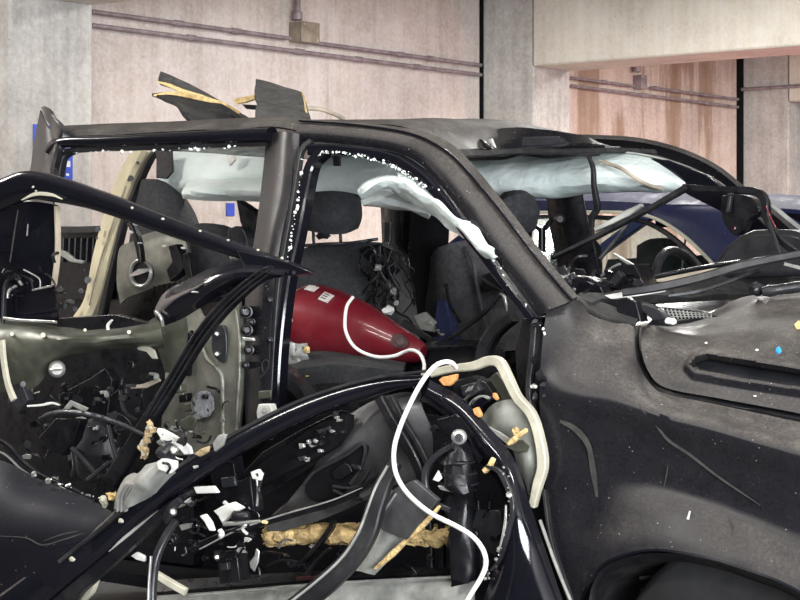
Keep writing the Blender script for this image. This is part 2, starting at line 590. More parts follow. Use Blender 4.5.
struct(wbox('trim_2', s_c2 - 0.10, s_c2 + 0.01, -0.20, 0.012, 0, CEIL, 'joint', 0.003))
for nm, s0, s1 in (('column', s_l0, s_l1), ('column', 0.0, 0.46), ('column', s_c2 + 0.02, s_c2 + 0.48)):
    struct(wbox(nm, s0, s1, -0.22, 0.44, 0, CEIL, 'concrete_col', 0.014))
for s0, s1 in ((s_l0, s_l1), (-0.02, 0.45), (s_c2 + 0.0, s_c2 + 0.47)):
    struct(wbox('ceiling_beam', s0, s1, 0.445, 11.5, BEAMZ, CEIL, 'concrete_beam', 0.016))

# conduits: straight runs with couplings
def conduit(label, u0, v0, u1, v1, n=0.035, r=0.016, couplings=(), face=None):
    if face is None:
        a, b = PW(u0, v0, n), PW(u1, v1, n)
        z = (a[2] + b[2]) / 2
        p0, p1 = wpt(a[0], n, z), wpt(b[0], n, z)
    else:
        p0, p1 = face
    o = empty('wall_conduit', p0)
    tag(o, label, 'conduit')
    tube('pipe', [L(0, 0, 0), p1 - p0], r, 'conduit', o, sides=10)
    d = (p1 - p0)
    for t in couplings:
        lathe('coupling', d * t - d.normalized() * 0.035, d * t + d.normalized() * 0.035, [(0, r * 1.05), (0.04, r * 1.4), (0.96, r * 1.4), (1, r * 1.05)], 'conduit', o, 12)
    return o

conduit('upper mauve conduit running from the grey wall column to the tan junction box', 92, 12, 290, 38, 0.05, 0.013, (0.41, 0.7))
conduit('upper mauve conduit running from the tan junction box to the black wall joint', 311, 41.5, 481, 66, 0.05, 0.013, (0.5, 0.68))
conduit('long lower mauve conduit below the tan junction box', 92, 25, 481, 75, 0.05, 0.013, (0.21, 0.47, 0.63, 0.8))
conduit('upper conduit between concrete column and small dark box on the stained wall', 571, 78, 635, 86, 0.05, 0.012, (0.5,))
conduit('upper conduit from small dark box to the black joint on the stained wall', 651, 88, 738, 99, 0.05, 0.012, (0.05, 0.6))
conduit('long lower conduit across the stained concrete wall', 571, 87, 738, 106, 0.05, 0.012, (0.4, 0.8))
p = PW(738, 88.5, 0.05)
zc = 2.91
conduit('grey conduit across the face of the far concrete column', 0, 0, 0, 0, 0.05, 0.016, (0.03,), face=(wpt(s_c2 - 0.03, -0.15, zc), wpt(s_c2 - 0.03, 1.4, zc)))

def jbox(label, u0, v0, u1, v1, mat, dep=0.1):
    a, b = PW(u0, v1, 0.0), PW(u1, v0, 0.0)
    w, h = b[0] - a[0] - 0.05, b[2] - a[2]
    o = empty('junction_box', wpt((a[0] + b[0]) / 2, 0, a[2]))
    o.matrix_world = Matrix.Translation(wpt((a[0] + b[0]) / 2, 0, a[2])) @ Matrix(((WX, NX, 0, 0), (WY, NY, 0, 0), (0, 0, 1, 0), (0, 0, 0, 1)))
    tag(o, label, 'junction box')
    bd = boxm('body', (w, dep, h), mat, o); bd.location = (0, dep / 2, h / 2)
    lid = boxm('lid', (w * 1.04, 0.012, h * 1.03), mat, o); lid.location = (0, dep + 0.006, h / 2)
    for sx, sz in ((-1, -1), (1, 1)):
        s = boxm('screw', (0.014, 0.008, 0.014), 'silver', o, 0.002); s.location = (sx * w * 0.38, dep + 0.014, h / 2 + sz * h * 0.38)
    return o
jbox('square tan junction box on the pinkish concrete wall', 286, 45, 309, 22, 'box')
jbox('small dark junction box on the stained wall under the beam', 631, 90, 640, 75, 'conduit', 0.07)
for u, v0, v1, lb in ((297.5, -60, 19, 'vertical conduit rising from the tan junction box'), (637, 30, 71, 'vertical conduit rising from the small dark junction box')):
    a, b = PW(u, v1, 0.05), PW(u, v0, 0.05)
    o = empty('drop_conduit', wpt(a[0], 0.05, a[2])); tag(o, lb, 'conduit')
    top = min(b[2], CEIL - 0.01)
    tube('pipe', [L(0, 0, 0), L(0, 0, top - a[2])], 0.02, 'conduit', o, sides=10)
    lathe('connector', L(0, 0, -0.01), L(0, 0, 0.05), [(0, 0.02), (0.1, 0.032), (0.9, 0.032), (1, 0.02)], 'conduit', o, 12)

# blue signs on the concrete
def sign(name, label, u0, v0, u1, v1, n, glyphs):
    a, b = PW(u0, v1, n), PW(u1, v0, n)
    w, h = b[0] - a[0], b[2] - a[2]
    o = empty(name)
    o.matrix_world = Matrix.Translation(wpt((a[0] + b[0]) / 2, n, a[2])) @ Matrix(((WX, NX, 0, 0), (WY, NY, 0, 0), (0, 0, 1, 0), (0, 0, 0, 1)))
    tag(o, label, 'sign')
    p_ = boxm('panel', (w, 0.006, h), 'blue', o, 0.002); p_.location = (0, 0.004, h / 2)
    for gx, gz, gw, gh in glyphs:
        g = boxm('white_mark', (gw * w, 0.003, gh * h), 'signwhite', o, 0); g.location = ((gx - 0.5) * w, 0.008, gz * h)
    return o
rg = random.Random(4)
gl = []
for i in range(5):
    z = 0.12 + i * 0.17
    x = 0.52
    while x < 0.92:
        w = rg.uniform(0.05, 0.12)
        gl.append((x + w / 2, z + rg.uniform(-0.02, 0.02), w, rg.uniform(0.04, 0.11)))
        x += w + 0.05
sign('wall_sign', 'blue sign with white markings on the grey column behind the roof corner', 33, 186, 72, 124, 0.442, gl)
sign('wall_sign', 'small plain blue sign on the wall behind the rear window', 226, 216, 234, 203, 0.002, [])

# lamps under the ceiling, above and out of the picture
for i, (lx, ly) in enumerate(LAMPS):
    o = empty('ceiling_lamp', (lx, ly, CEIL))
    tag(o, 'long white batten lamp under the ceiling ' + ('in front of the torn rear door', 'in front of the dented fender', 'between the blue car and the wall', 'beyond the concrete beam', 'beside the grey column', 'added above the torn roof for edge highlights')[i], 'lamp', 'ceiling batten lamps')
    h = boxm('housing', (1.6, 0.26, 0.09), 'lampwhite', o, 0.01); h.location = (0, 0, -0.05)
    for k in (-0.06, 0.06):
        tube('lamp_tube', [L(-0.75, k, -0.125), L(0.75, k, -0.125)], 0.014, 'tube', o)

# ------------------------------------------------------------------ the wrecked SUV
suv = empty('wrecked_suv', (ORG[0], ORG[1], 0), -TH)
tag(suv, 'black blast-wrecked SUV with torn doors and hanging white airbags', 'car')
S = suv

# --- front fender: rows from the hood gap down to the wheel arch, running forward
fender = surf('front_fender', [
    [(546, 313, .045), (558, 304, .07), (573, 299, .105), (590, 315, .16), (612, 323.5, .20), (633, 327, .21), (633.5, 350, .165), (642, 378, .135), (660, 393, .125), (720, 406, .125), (800, 423, .125), (930, 450, .14), (1060, 485, .2)],
    [(542, 345, .02), (560, 345, .045), (590, 348, .075), (618, 357, .075), (634, 376, .07), (646, 392, .07), (662, 402, .07), (720, 417, .07), (800, 437, .07), (930, 466, .085), (1060, 502, .16)],
    [(540, 388, .0), (565, 392, .0), (600, 397, .003), (625, 403, .003), (645, 409, .003), (670, 417, .003), (720, 430, .003), (800, 453, .005), (930, 486, .02), (1060, 520, .10)],
    [(541, 420, .004), (600, 424, .012), (660, 442, .018), (720, 462, .018), (800, 488, .018), (930, 520, .03), (1060, 550, .10)],
    [(544, 470, .008), (600, 470, .018), (660, 482, .024), (720, 500, .022), (800, 530, .022), (930, 565, .03), (1060, 590, .10)],
    [(549, 520, .0), (580, 520, .0), (620, 512, -.005), (660, 512, -.006), (720, 527, -.006), (800, 560, -.006), (930, 612, .02), (1060, 625, .10)],
    [(560, 570, -.01), (583, 560, -.022), (612, 543, -.03), (650, 536, -.03), (720, 549, -.03), (800, 581, -.03), (930, 640, -.0), (1060, 650, .10)],
    [(575, 612, -.012), (586, 584, -.03), (606, 562, -.04), (650, 550, -.04), (700, 556, -.04), (745, 569, -.04), (800, 592, -.04), (930, 668, -.01), (1060, 672, .10)],
], 'paint', S, nu=96, nv=44, thick=0.006)
# rolled lip of the arch and the liner behind it
surf('arch_lip', [
    [(575, 612, -.012), (586, 584, -.034), (606, 562, -.044), (650, 550, -.044), (700, 556, -.044), (745, 569, -.044), (800, 592, -.044), (900, 660, -.03)],
    [(578, 612, .012), (589, 586, .0), (608, 564, -.005), (650, 552, -.005), (700, 558, -.005), (745, 571, -.005), (800, 594, -.005), (900, 662, .0)],
], 'gloss', S, nu=50, nv=3, thick=0.006)
surf('wheel_liner', [
    [(590, 640, .0), (592, 590, .0), (612, 563, .0), (650, 551, .0), (700, 557, .0), (745, 570, .0), (800, 593, .0), (900, 665, .0)],
    [(600, 640, .12), (604, 596, .12), (625, 572, .12), (660, 562, .12), (710, 568, .12), (755, 582, .12), (810, 606, .12), (905, 676, .12)],
    [(640, 640, .42), (650, 610, .42), (665, 590, .42), (700, 580, .42), (745, 588, .42), (790, 602, .42), (840, 626, .42), (930, 690, .42)],
], 'rubber', S, nu=40, nv=10, thick=0.008)
for k, v0 in enumerate((572, 584)):
    tube('liner_rib', [(640, v0 + 6, .14), (700, v0, .16), (760, v0 + 14, .16), (800, v0 + 30, .16)], 0.006, 'trimgrey', S)
# scratches and streaks on the fender
def on_fender(pts, name, w, mat, lift=0.005):
    bar(name, [(u, v, b - lift) for u, v, b in pts], w, 0.002, mat, fender, round_=0.1)
on_fender([(560, 421, .008), (575, 429, .008), (588, 445, .010), (593, 470, .016), (597, 497, .010)], 'dust_streak', [3, 6, 5, 6, 2], 'dust_glint_mark')
on_fender([(690, 511, -.004), (687, 522, -.004), (681, 536, -.004)], 'paint_chip', [1.5, 3, 1.5], 'white', 0.006)
on_fender([(640, 408, .002), (655, 423, .008), (668, 440, .016), (690, 455, .02), (720, 478, .02), (760, 505, .02)], 'scratch', [1, 2.4, 2.6, 2.2, 1.6, .6], 'dust_glint_mark')
on_fender([(729, 518, -.002), (733, 530, -.004), (728, 548, -.02)], 'scratch', [.6, 1.6, .6], 'dust_glint_mark')
on_fender([(668, 465, .024), (666, 478, .024), (664, 486, .024)], 'scratch', [.5, 1.4, .4], 'dust_glint_mark')
for (u, v, s) in ((680, 404, 1.6), (742, 396, 2.0), (741, 452, 1.2), (763, 437, 1.0), (629, 472, 1.2), (661, 405, 1.8), (650, 470, 1.0)):
    pass

# --- hood with its vent slot
def hood_b(v):
    pts = [(412, .115), (392, .13), (372, .165), (350, .22), (338, .29), (326, .46), (312, .66), (296, .86), (290, 1.0)]
    for (v0, b0), (v1, b1) in zip(pts, pts[1:]):
        if v1 <= v <= v0:
            return b0 + (b1 - b0) * (v0 - v) / (v0 - v1)
    return pts[0][1] if v > 412 else pts[-1][1]
hood_rows = [
    [(641, 327, .23), (640, 345, .19), (648, 371, .155), (666, 388, .135), (720, 399, .13), (800, 414, .13), (920, 440, .14), (1060, 478, .22)],
    [(646, 328, .28), (652, 346, .215), (664, 365, .175), (684, 376, .155), (725, 384, .155), (800, 397, .155), (920, 420, .165), (1060, 458, .24)],
    [(655, 327, .36), (668, 340, .26), (690, 349, .225), (720, 354, .215), (760, 359, .21), (800, 365, .21), (920, 385, .22), (1060, 425, .28)],
    [(672, 326, .46), (690, 331, .40), (712, 334, .37), (740, 335, .35), (770, 336, .34), (800, 338, .34), (920, 355, .34), (1060, 392, .36)],
    [(700, 321, .60), (715, 318, .58), (732, 313, .56), (750, 312, .55), (775, 314, .53), (800, 316, .52), (920, 330, .50), (1060, 365, .50)],
    [(722, 312, .72), (735, 303, .72), (748, 297, .74), (765, 295, .76), (785, 293, .76), (800, 293, .75), (920, 303, .72), (1060, 335, .7)],
    [L(.86, 1.1, 1.345), L(.95, 1.1, 1.365), L(1.1, 1.1, 1.355), L(1.3, 1.1, 1.33), L(1.5, 1.1, 1.29), L(1.7, 1.1, 1.22), L(1.85, 1.1, 1.15)],
    [L(.8, 1.55, 1.28), L(.95, 1.55, 1.29), L(1.1, 1.55, 1.28), L(1.3, 1.55, 1.25), L(1.5, 1.55, 1.21), L(1.7, 1.55, 1.15), L(1.85, 1.5, 1.08)],
    [L(.78, 1.77, 1.10), L(.95, 1.77, 1.11), L(1.1, 1.77, 1.10), L(1.3, 1.77, 1.08), L(1.5, 1.77, 1.05), L(1.7, 1.75, 1.0), L(1.82, 1.7, .95)],
]
def project(p):
    x = ORG[0] + p.x * FX + p.y * LX
    y = ORG[1] + p.x * FY + p.y * LY
    return 400 + FPX * x / y, VH - FPX * (p.z - EYE) / y
# press the slot into the skin: depth grows inside a long rounded outline
SLOT = [(691, 368), (696, 361), (708, 357), (740, 362), (800, 372), (900, 389), (960, 400), (960, 424), (900, 411), (800, 391), (740, 382), (712, 377), (696, 374)]
def inside(u, v, poly):
    c = False
    for i in range(len(poly)):
        (x0, y0), (x1, y1) = poly[i - 1], poly[i]
        if (y0 > v) != (y1 > v) and u < (x1 - x0) * (v - y0) / (y1 - y0) + x0:
            c = not c
    return c
def sdist(u, v, poly):
    d = 1e9
    for i in range(len(poly)):
        (x0, y0), (x1, y1) = poly[i - 1], poly[i]
        t = max(0, min(1, ((u - x0) * (x1 - x0) + (v - y0) * (y1 - y0)) / ((x1 - x0) ** 2 + (y1 - y0) ** 2)))
        d = min(d, math.hypot(u - x0 - t * (x1 - x0), v - y0 - t * (y1 - y0)))
    return d
NU2, NV2 = 300, 700
hc = [[p for i, p in enumerate(c) if i < 190 or i % 12 == 3 or i == NV2 - 1] for c in bulgegrid(hood_rows, NU2, NV2)]   # fine about the slot, coarse beyond
for c in hc:
    for i, p in enumerate(c):
        if p.y > 0.5:
            continue
        u, v = project(p)
        if inside(u, v, SLOT):
            k = min(1.0, sdist(u, v, SLOT) / 4.5)
            c[i] = p + Vector((-0.38, 0.92, -0.03)) * (0.075 * k * k * (3 - 2 * k))
        else:
            d = sdist(u, v, SLOT)
            if d < 9:
                k = 1 - d / 9
                c[i] = p + Vector((0, -0.010, 0.010)) * (k * k * (3 - 2 * k))
hood = from_bm('hood', solidgrid(hc, 0.006), 'paint', S)
surf('vent_insert', [  # plastic slot floor, added in a dark tone to give the recess its shade
    [(692, 369, .245), (699, 362, .255), (709, 359, .262), (740, 364, .262), (800, 374, .262), (900, 391, .262), (950, 400, .262)],
    [(692, 370, .24), (699, 370, .235), (711, 371, .23), (740, 375, .225), (800, 385, .22), (900, 404, .22), (950, 413, .22)],
    [(692, 371, .235), (699, 374, .225), (712, 377, .215), (740, 382, .205), (800, 391, .20), (900, 411, .20), (950, 420, .20)],
], 'trimgrey', hood, nu=40, nv=8, thick=.01)
tube('hood_gap_seal', [(637, 328, .255), (636, 350, .21), (644, 376, .18), (662, 391, .165), (720, 403, .165), (800, 419, .165), (930, 446, .18)], 0.012, 'rubber', S)
def chip(u, v, b, s, mat, name, seed):
    return lump(name, (u, v, b), (s, s * .6, s), mat, None, 0.5, seed, 1)

# front end beyond the frame, so the nose is closed
surf('front_fascia', [
    [(1060, 485, .2), L(1.85, .5, 1.09), L(1.93, 1.0, 1.1), L(1.85, 1.5, 1.06), L(1.7, 1.75, .95)],
    [L(1.74, .12, .8), L(1.95, .5, .8), L(2.02, 1.0, .8), L(1.95, 1.5, .8), L(1.74, 1.78, .8)],
    [L(1.72, .12, .35), L(1.92, .5, .33), L(1.98, 1.0, .32), L(1.92, 1.5, .33), L(1.72, 1.78, .35)],
], 'paint', S, nu=24, nv=12, thick=0.012)
surf('front_fender', [[L(.45, 1.85, 1.28), L(.8, 1.8, 1.1), L(1.3, 1.79, 1.06), L(1.72, 1.74, .95)], [L(.45, 1.9, .9), L(.8, 1.9, .9), L(1.3, 1.9, .9), L(1.72, 1.8, .8)], [L(.45, 1.88, .4), L(.75, 1.9, .75), L(1.3, 1.9, .75), L(1.72, 1.8, .5)]], 'paint', S, nu=20, nv=10)

# --- windscreen pillar on the near side and the roof rail running back from it
surf('windscreen_pillar', [
    [(300, 120, .30), (360, 124, .29), (410, 130, .27), (440, 139, .25), (463, 155, .225), (500, 199, .17), (540, 251, .115), (577, 297, .075)],
    [(298, 124, .245), (360, 128, .235), (406, 135, .22), (434, 147, .20), (455, 165, .17), (490, 207, .125), (530, 259, .07), (568, 303, .035)],
    [(297, 133, .215), (350, 137, .205), (398, 144, .19), (424, 155, .175), (446, 176, .145), (480, 220, .10), (516, 268, .05), (548, 311, .018)],
    [(297, 140, .225), (350, 144, .215), (394, 151, .20), (418, 162, .185), (438, 181, .155), (470, 222, .11), (505, 270, .06), (539, 316, .03)],
], 'paint', S, nu=60, nv=16, thick=0.008)
bar('drip_moulding', [(300, 121, .235), (360, 125.5, .225), (408, 133, .21), (437, 145, .19), (459, 162, .165), (496, 205, .115), (536, 257, .06), (572, 300, .03)], 2.2, 0.012, 'gloss', S)
# door aperture flange below it, rimmed with glass crumbs
AP = [(312, 150, .20), (340, 150, .20), (388, 157, .19), (414, 170, .17), (440, 194, .14), (476, 242, .09), (510, 287, .05), (536, 320, .03)]
bar('aperture_flange', AP, [12, 10, 11, 12, 11, 9, 8, 7], 0.05, 'gloss', S)
crumbs('glass_crumbs', [(318, 154, .165), (332, 152, .165), (360, 156, .165), (386, 163, .155), (410, 176, .13), (428, 190, .11)], 90, 0.006, 'crumb', S, 3, 0.006)
crumbs('glass_crumbs', [(438, 188, .12), (470, 230, .08), (520, 300, .02), (545, 330, .0)], 24, 0.005, 'crumb', S, 5, 0.009)

# --- centre pillar
surf('centre_pillar', [
    [(268, 134, .24), (262, 190, .17), (256, 235, .12), (247, 290, .08), (245, 360, .06), (247, 440, .05)],
    [(284, 132, .19), (279, 190, .13), (272, 235, .08), (264, 290, .04), (262, 360, .03), (264, 440, .02)],
    [(298, 134, .19), (292, 190, .13), (284, 235, .09), (275, 290, .05), (272, 360, .04), (272, 440, .03)],
    [(303, 138, .24), (296, 190, .19), (288, 235, .14), (279, 290, .1), (276, 360, .08), (276, 440, .08)],
], 'paint', S, nu=40, nv=14, thick=0.008)
bar('door_frame_upright', [(326, 152, .20), (314, 164, .19), (307, 190, .17), (298, 235, .13), (288, 285, .09), (281, 350, .06), (278, 420, .05)], [10, 13, 14, 13, 12, 11, 11], 0.05, 'gloss', S)
bar('weatherstrip', [(312, 141, .19), (302, 150, .18), (298, 170, .165), (290, 220, .11), (279, 290, .06), (272, 400, .035)], [5, 6, 6, 5, 4, 4], 0.025, 'rubber', S)
crumbs('glass_crumbs', [(302, 158, .14), (300, 175, .13), (297, 205, .10), (291, 240, .07), (287, 270, .05)], 40, 0.006, 'crumb', S, 8, 0.005)
# striker, bolts and label plates on the lower pillar
plate('latch_striker', [(258, 404), (270, 404), (273, 414), (273, 421), (257, 421), (256, 412)], .0, 'white', S, 0.03, bev=.004)
lathe('striker_bolt', (265, 410, -.006), (265, 410, .02), [(0, .008), (.9, .01), (1, .01)], 'greymetal', S, 10)
plate('rating_plate', [(258, 391), (271, 390), (271, 398), (258, 399)], .01, 'olive', S, 0.006)
tube('wire_loop', [(263, 372, .01), (262, 364, .008), (266, 360, .008), (269, 364, .008), (266, 372, .008), (261, 377, .01)], 0.003, 'trimgrey', S)
for (u, v, r) in ((246, 312, .016), (247, 330, .014), (252, 322, .008), (249, 350, .012), (246, 365, .008), (270, 300, .007), (270, 340, .007)):
    bo = lathe('hinge_bolt', (u, v, .0), (u, v, .06), [(0, r * .6), (.08, r * .9), (.2, r), (.3, r), (.31, r * 1.3), (1, r * 1.3)], 'trim', S, 14)
plate('hinge_leaf', [(242, 337), (253, 338), (254, 341), (243, 341)], .0, 'silver', S, 0.012)
plate('inner_pillar_panel', [(240, 285), (254, 300), (258, 350), (252, 440), (236, 445), (238, 380), (236, 330)], .10, 'trim', S, 0.02)
# olive inner reinforcement left of the pillar (stripped rear door inner)
olv = surf('door_inner_panel', [
    [(168, 330, .16), (166, 370, .16), (163, 410, .15), (160, 455, .15)],
    [(190, 300, .13), (188, 360, .13), (185, 410, .12), (184, 455, .12)],
    [(206, 318, .10), (205, 360, .10), (208, 400, .09), (206, 450, .09)],
    [(222, 300, .09), (222, 360, .07), (223, 400, .065), (224, 445, .065)],
    [(236, 290, .08), (241, 340, .05), (242, 390, .045), (238, 440, .045)],
    [(240, 298, .11), (245, 345, .08), (245, 390, .08), (241, 440, .08)],
], 'olivelight', S, nu=30, nv=36, thick=0.006, crumple=0.008, cs=9)
tube('pressed_rib', [(202, 347, .09), (207, 358, .085), (217, 368, .07), (222, 377, .06), (223, 400, .06), (223, 440, .055)], 0.008, 'olivelight', olv)
tube('pressed_rib', [(236, 310, .07), (240, 340, .045), (239, 380, .04), (236, 430, .04)], 0.006, 'olivelight', olv)
plate('slotted_bracket', [(212, 328), (222, 325), (226, 335), (226, 358), (222, 363), (214, 356), (211, 345)], .055, 'trimgrey', olv, 0.02, smooth=24)
for (u, v) in ((217, 334), (217, 354)):
    lathe('rivet', (u, v, .045), (u, v, .06), [(0, .004), (.3, .008), (1, .008)], 'silver', olv, 10)
lathe('speaker_plug', (204, 404, .055), (204, 404, .10), [(0, .036), (.3, .036), (.3, .042), (1, .042)], 'trim', olv, 24)
for k in range(3):
    bar('plug_slot', [(199 + 4 * k, 394, .05), (199 + 4 * k, 399, .05)], 1.6, .008, 'trimgrey', olv)
tube('plug_wire', [(200, 408, .05), (190, 416, .03), (186, 425, .02), (178, 430, .02), (170, 431, .02)], 0.005, 'rubber', olv)
plate('bracket_hole', [(176, 345), (190, 330), (192, 345), (188, 376), (178, 376)], .10, 'trim', olv, 0.02)
for k in range(4):
    plate('connector_block', [(172 + 6 * k, 386 + 9 * k), (180 + 6 * k, 384 + 9 * k), (181 + 6 * k, 392 + 9 * k), (173 + 6 * k, 394 + 9 * k)], .07, ('olive', 'trim', 'olive', 'greymetal')[k], olv, 0.03)

# --- roof rail over the rear door, bent corner panel and the torn roof skin
surf('roof_rail', [
    [(50, 127, .34), (110, 125, .34), (180, 122, .33), (240, 119, .32), (275, 118, .31), (305, 121, .30)],
    [(52, 131, .26), (110, 130, .255), (180, 127, .25), (240, 124, .245), (275, 123, .24), (305, 126, .235)],
    [(54, 137, .235), (110, 135.5, .23), (180, 132, .225), (240, 129, .22), (275, 128, .22), (305, 132, .22)],
], 'paint', S, nu=40, nv=10, thick=0.008, crumple=0.004)
bar('rail_lower_frame', [(52, 150, .23), (62, 143, .22), (110, 141.5, .215), (180, 138.5, .21), (240, 136, .21), (272, 135, .21)], [12, 13, 13, 14, 15, 16], 0.06, 'gloss', S, oval=True)
bar('rail_seal', [(68, 151, .23), (110, 148.5, .225), (180, 146.5, .22), (240, 144.5, .22), (270, 144, .22)], 5, 0.04, 'rubber', S)
crumbs('glass_crumbs', [(68, 153, .21), (120, 151, .21), (180, 149, .205), (235, 147, .20)], 34, 0.008, 'crumb', S, 12, 0.006)
surf('bent_corner_panel', [
    [(41, 109, .28), (46, 116, .26), (52, 126, .24), (50, 150, .22), (44, 192, .15)],
    [(50, 108, .22), (54, 118, .22), (60, 129, .20), (54, 155, .18), (48, 196, .12)],
    [(54, 116, .26), (60, 123, .24), (70, 134, .22), (60, 160, .20), (56, 198, .14)],
], 'paint', S, nu=22, nv=10, thick=0.006, crumple=0.012, cs=14)
surf('rear_quarter_pillar', [
    [(41, 110, .30), (36, 140, .28), (31, 170, .24), (24, 200, .2)],
    [(46, 122, .27), (44, 145, .24), (40, 172, .2), (34, 202, .16)],
    [(54, 134, .25), (52, 150, .22), (49, 175, .18), (46, 205, .14)],
    [(68, 140, .25), (62, 152, .22), (58, 176, .18), (54, 205, .14)],
], 'paint', S, nu=24, nv=12, thick=0.008, crumple=0.004)
bar('quarter_glass_frame', [(76, 150, .24), (65, 156, .23), (61, 170, .21), (58, 190, .19)], 7, .03, 'rubber', S)

roof_rows = []
FRONT = {.30: (450, 150.5), .55: (476, 150.5), .95: (520, 149.5), 1.35: (572, 148.5), 1.62: (622, 148), 1.70: (650, 151)}
for b, dz in ((.30, 0.0), (.55, .03), (.95, .045), (1.35, .03), (1.62, -.005), (1.70, -.045)):
    row = []
    for a, z in ((-1.66, 1.925), (-1.3, 1.92), (-.9, 1.91), (-.5, 1.895), (-.2, 1.88)):
        row.append(L(a + 0.10 * (b - .3) / 1.4, b, z + dz))     # the far side was pushed forward
    row.append(P(FRONT[b][0], FRONT[b][1], b))
    roof_rows.append(row)
surf('roof_panel', roof_rows, 'paint', S, nu=44, nv=30, thick=0.008, crumple=0.006, cs=5)
surf('windscreen_header', [
    [(450, 151, .32), (500, 150, .75), (545, 149.5, 1.15), (610, 148.5, 1.55), (655, 151, 1.68)],
    [(456, 158, .30), (502, 155, .75), (548, 153.5, 1.15), (612, 152.5, 1.55), (658, 155, 1.68)],
], 'felt', S, nu=26, nv=4, thick=0.012, crumple=0.005)
surf('headliner', [[L(a, b, 1.875 - .02 * (b < .5) - .015 * (a > -.3)) for a in (-1.55, -1.0, -.5, -.15)] for b in (.4, .9, 1.4, 1.62)], 'trim', S, nu=16, nv=12, thick=0.008, crumple=0.008, cs=4)
# far roof rail and far windscreen pillar
surf('roof_rail', [
    [L(-1.5, 1.66, 1.93), L(-.9, 1.68, 1.92), (560, 137, 1.68), (600, 137, 1.68), (640, 140, 1.7), (680, 150, 1.72), (715, 166, 1.75), (742, 187, 1.78), (775, 213, 1.82), (830, 262, 1.88)],
    [L(-1.5, 1.72, 1.87), L(-.9, 1.72, 1.86), (560, 147, 1.72), (600, 147, 1.72), (635, 150, 1.74), (672, 160, 1.76), (705, 176, 1.79), (733, 196, 1.82), (770, 228, 1.86), (822, 272, 1.9)],
    [L(-1.5, 1.70, 1.83), L(-.9, 1.70, 1.82), (560, 153, 1.70), (600, 153, 1.70), (633, 156, 1.70), (668, 166, 1.72), (698, 183, 1.75), (722, 204, 1.78), (760, 240, 1.82), (815, 280, 1.88)],
], 'paint', S, nu=60, nv=10, thick=0.02)
bar('pillar_chrome_edge', [(600, 151, 1.60), (640, 154, 1.62), (680, 164, 1.65), (718, 182, 1.70), (742, 204, 1.73), (770, 228, 1.76), (800, 250, 1.8)], 1.8, 0.02, 'greymetal', S)
plate('pillar_trim', [(642, 158), (668, 160), (706, 175), (732, 196), (762, 222), (772, 232), (758, 232), (742, 230), (722, 212), (690, 196), (660, 178)], 1.62, 'gloss', S, 0.05)
plate('hanging_trim', [(722, 196), (736, 194), (752, 198), (760, 212), (748, 220), (742, 232), (736, 236), (727, 228), (721, 214)], 1.50, 'trim', S, 0.06, smooth=30)
plate('trim_clip', [(728, 196), (731, 196), (729, 212), (725, 213)], 1.47, 'trimgrey', S, 0.02)
lump('red_clip', (735, 228, 1.46), (.004, .004, .007), 'red', S, .3, 2, 1)

# debris of the roof skin and headliner folded up on top
flap = surf('torn_roof_flap', [
    [(153, 95, .60), (172, 94, .62), (198, 99, .66), (222, 106, .68), (247, 121, .66)],
    [(163, 99, .56), (180, 103, .58), (198, 108, .60), (214, 112, .62), (230, 119, .66)],
    [(188, 112, .42), (186, 116, .42), (190, 121, .44), (198, 124, .46), (212, 126, .50)],
], 'felt', S, nu=26, nv=10, thick=0.012, crumple=0.008, cs=10)
tube('foam_edge', [(154, 95.5, .585), (172, 93.5, .605), (198, 98, .645), (222, 104, .685), (240, 113, .72)], [.004, .008, .010, .009, .005], 'foam', flap, sides=6)
flap2 = surf('torn_roof_flap', [
    [(161, 73, .72), (176, 78, .72), (194, 87, .74), (222, 104, .76), (250, 121, .78)],
    [(158, 79, .68), (172, 85, .69), (192, 93, .71), (218, 107, .73), (244, 122, .75)],
    [(160, 83, .64), (174, 88, .66), (194, 96, .69), (216, 108, .71), (240, 122, .73)],
], 'feltgrey', S, nu=20, nv=8, thick=0.012, crumple=0.008, cs=12)
tube('foam_edge', [(158, 82, .61), (168, 85, .62), (180, 90, .64), (194, 95, .67), (212, 100, .70)], [.003, .008, .008, .010, .006], 'foam', flap2, sides=6)
plate('roof_insulation', [(232, 99, .8), (243, 97, .82), (255, 94, .85), (256, 99, .85), (242, 103, .82), (236, 104, .8)], .8, 'foam', S, 0.02)
plate('roof_insulation', [(241, 104), (256, 105), (256, 110), (246, 109)], .78, 'trim', S, 0.02)
flap3 = surf('torn_roof_flap', [
    [(256, 81, .66), (270, 84, .68), (286, 88, .70), (302, 93, .72)],
    [(255, 98, .56), (270, 100, .58), (288, 103, .60), (305, 101, .64)],
    [(257, 121, .42), (272, 123, .44), (290, 124, .46), (311, 122, .50)],
], 'feltgrey', S, nu=18, nv=14, thick=0.012, crumple=0.014, cs=9)
tube('torn_edge', [(302, 93, .715), (304, 99, .65), (305, 104, .62), (306, 111, .575), (310, 120, .515)], .004, 'foam', flap3, sides=6)
tube('headliner_rim', [(300, 108, .9), (318, 109, .95), (332, 113, 1.0), (344, 119, 1.05)], .008, 'beige', S)
bar('roof_foam_strip', [(458, 133.5, 1.30), (490, 132.5, 1.34), (530, 132.5, 1.4), (560, 134, 1.45)], [1, 2.5, 2.5, 1], .02, 'foam', S)
plate('roof_slot_patch', [(470, 139), (481, 139), (493, 149), (488, 150)], .62, 'trim', S, 0.01)
plate('roof_patch', [(476, 138), (560, 136), (556, 145), (497, 148)], .95, 'trimgrey', S, 0.01)
plate('torn_edge_piece', [(487, 140), (492, 138), (496, 148), (492, 147)], .6, 'silver', S, 0.008)

# --- airbags
def bag(name, rows, seed, thick=0.02, cr_=0.022, cs=6.0, nu=36, nv=20):
    return surf(name, rows, 'airbag', S, nu=nu, nv=nv, thick=thick, crumple=cr_, cs=cs, seed=seed)
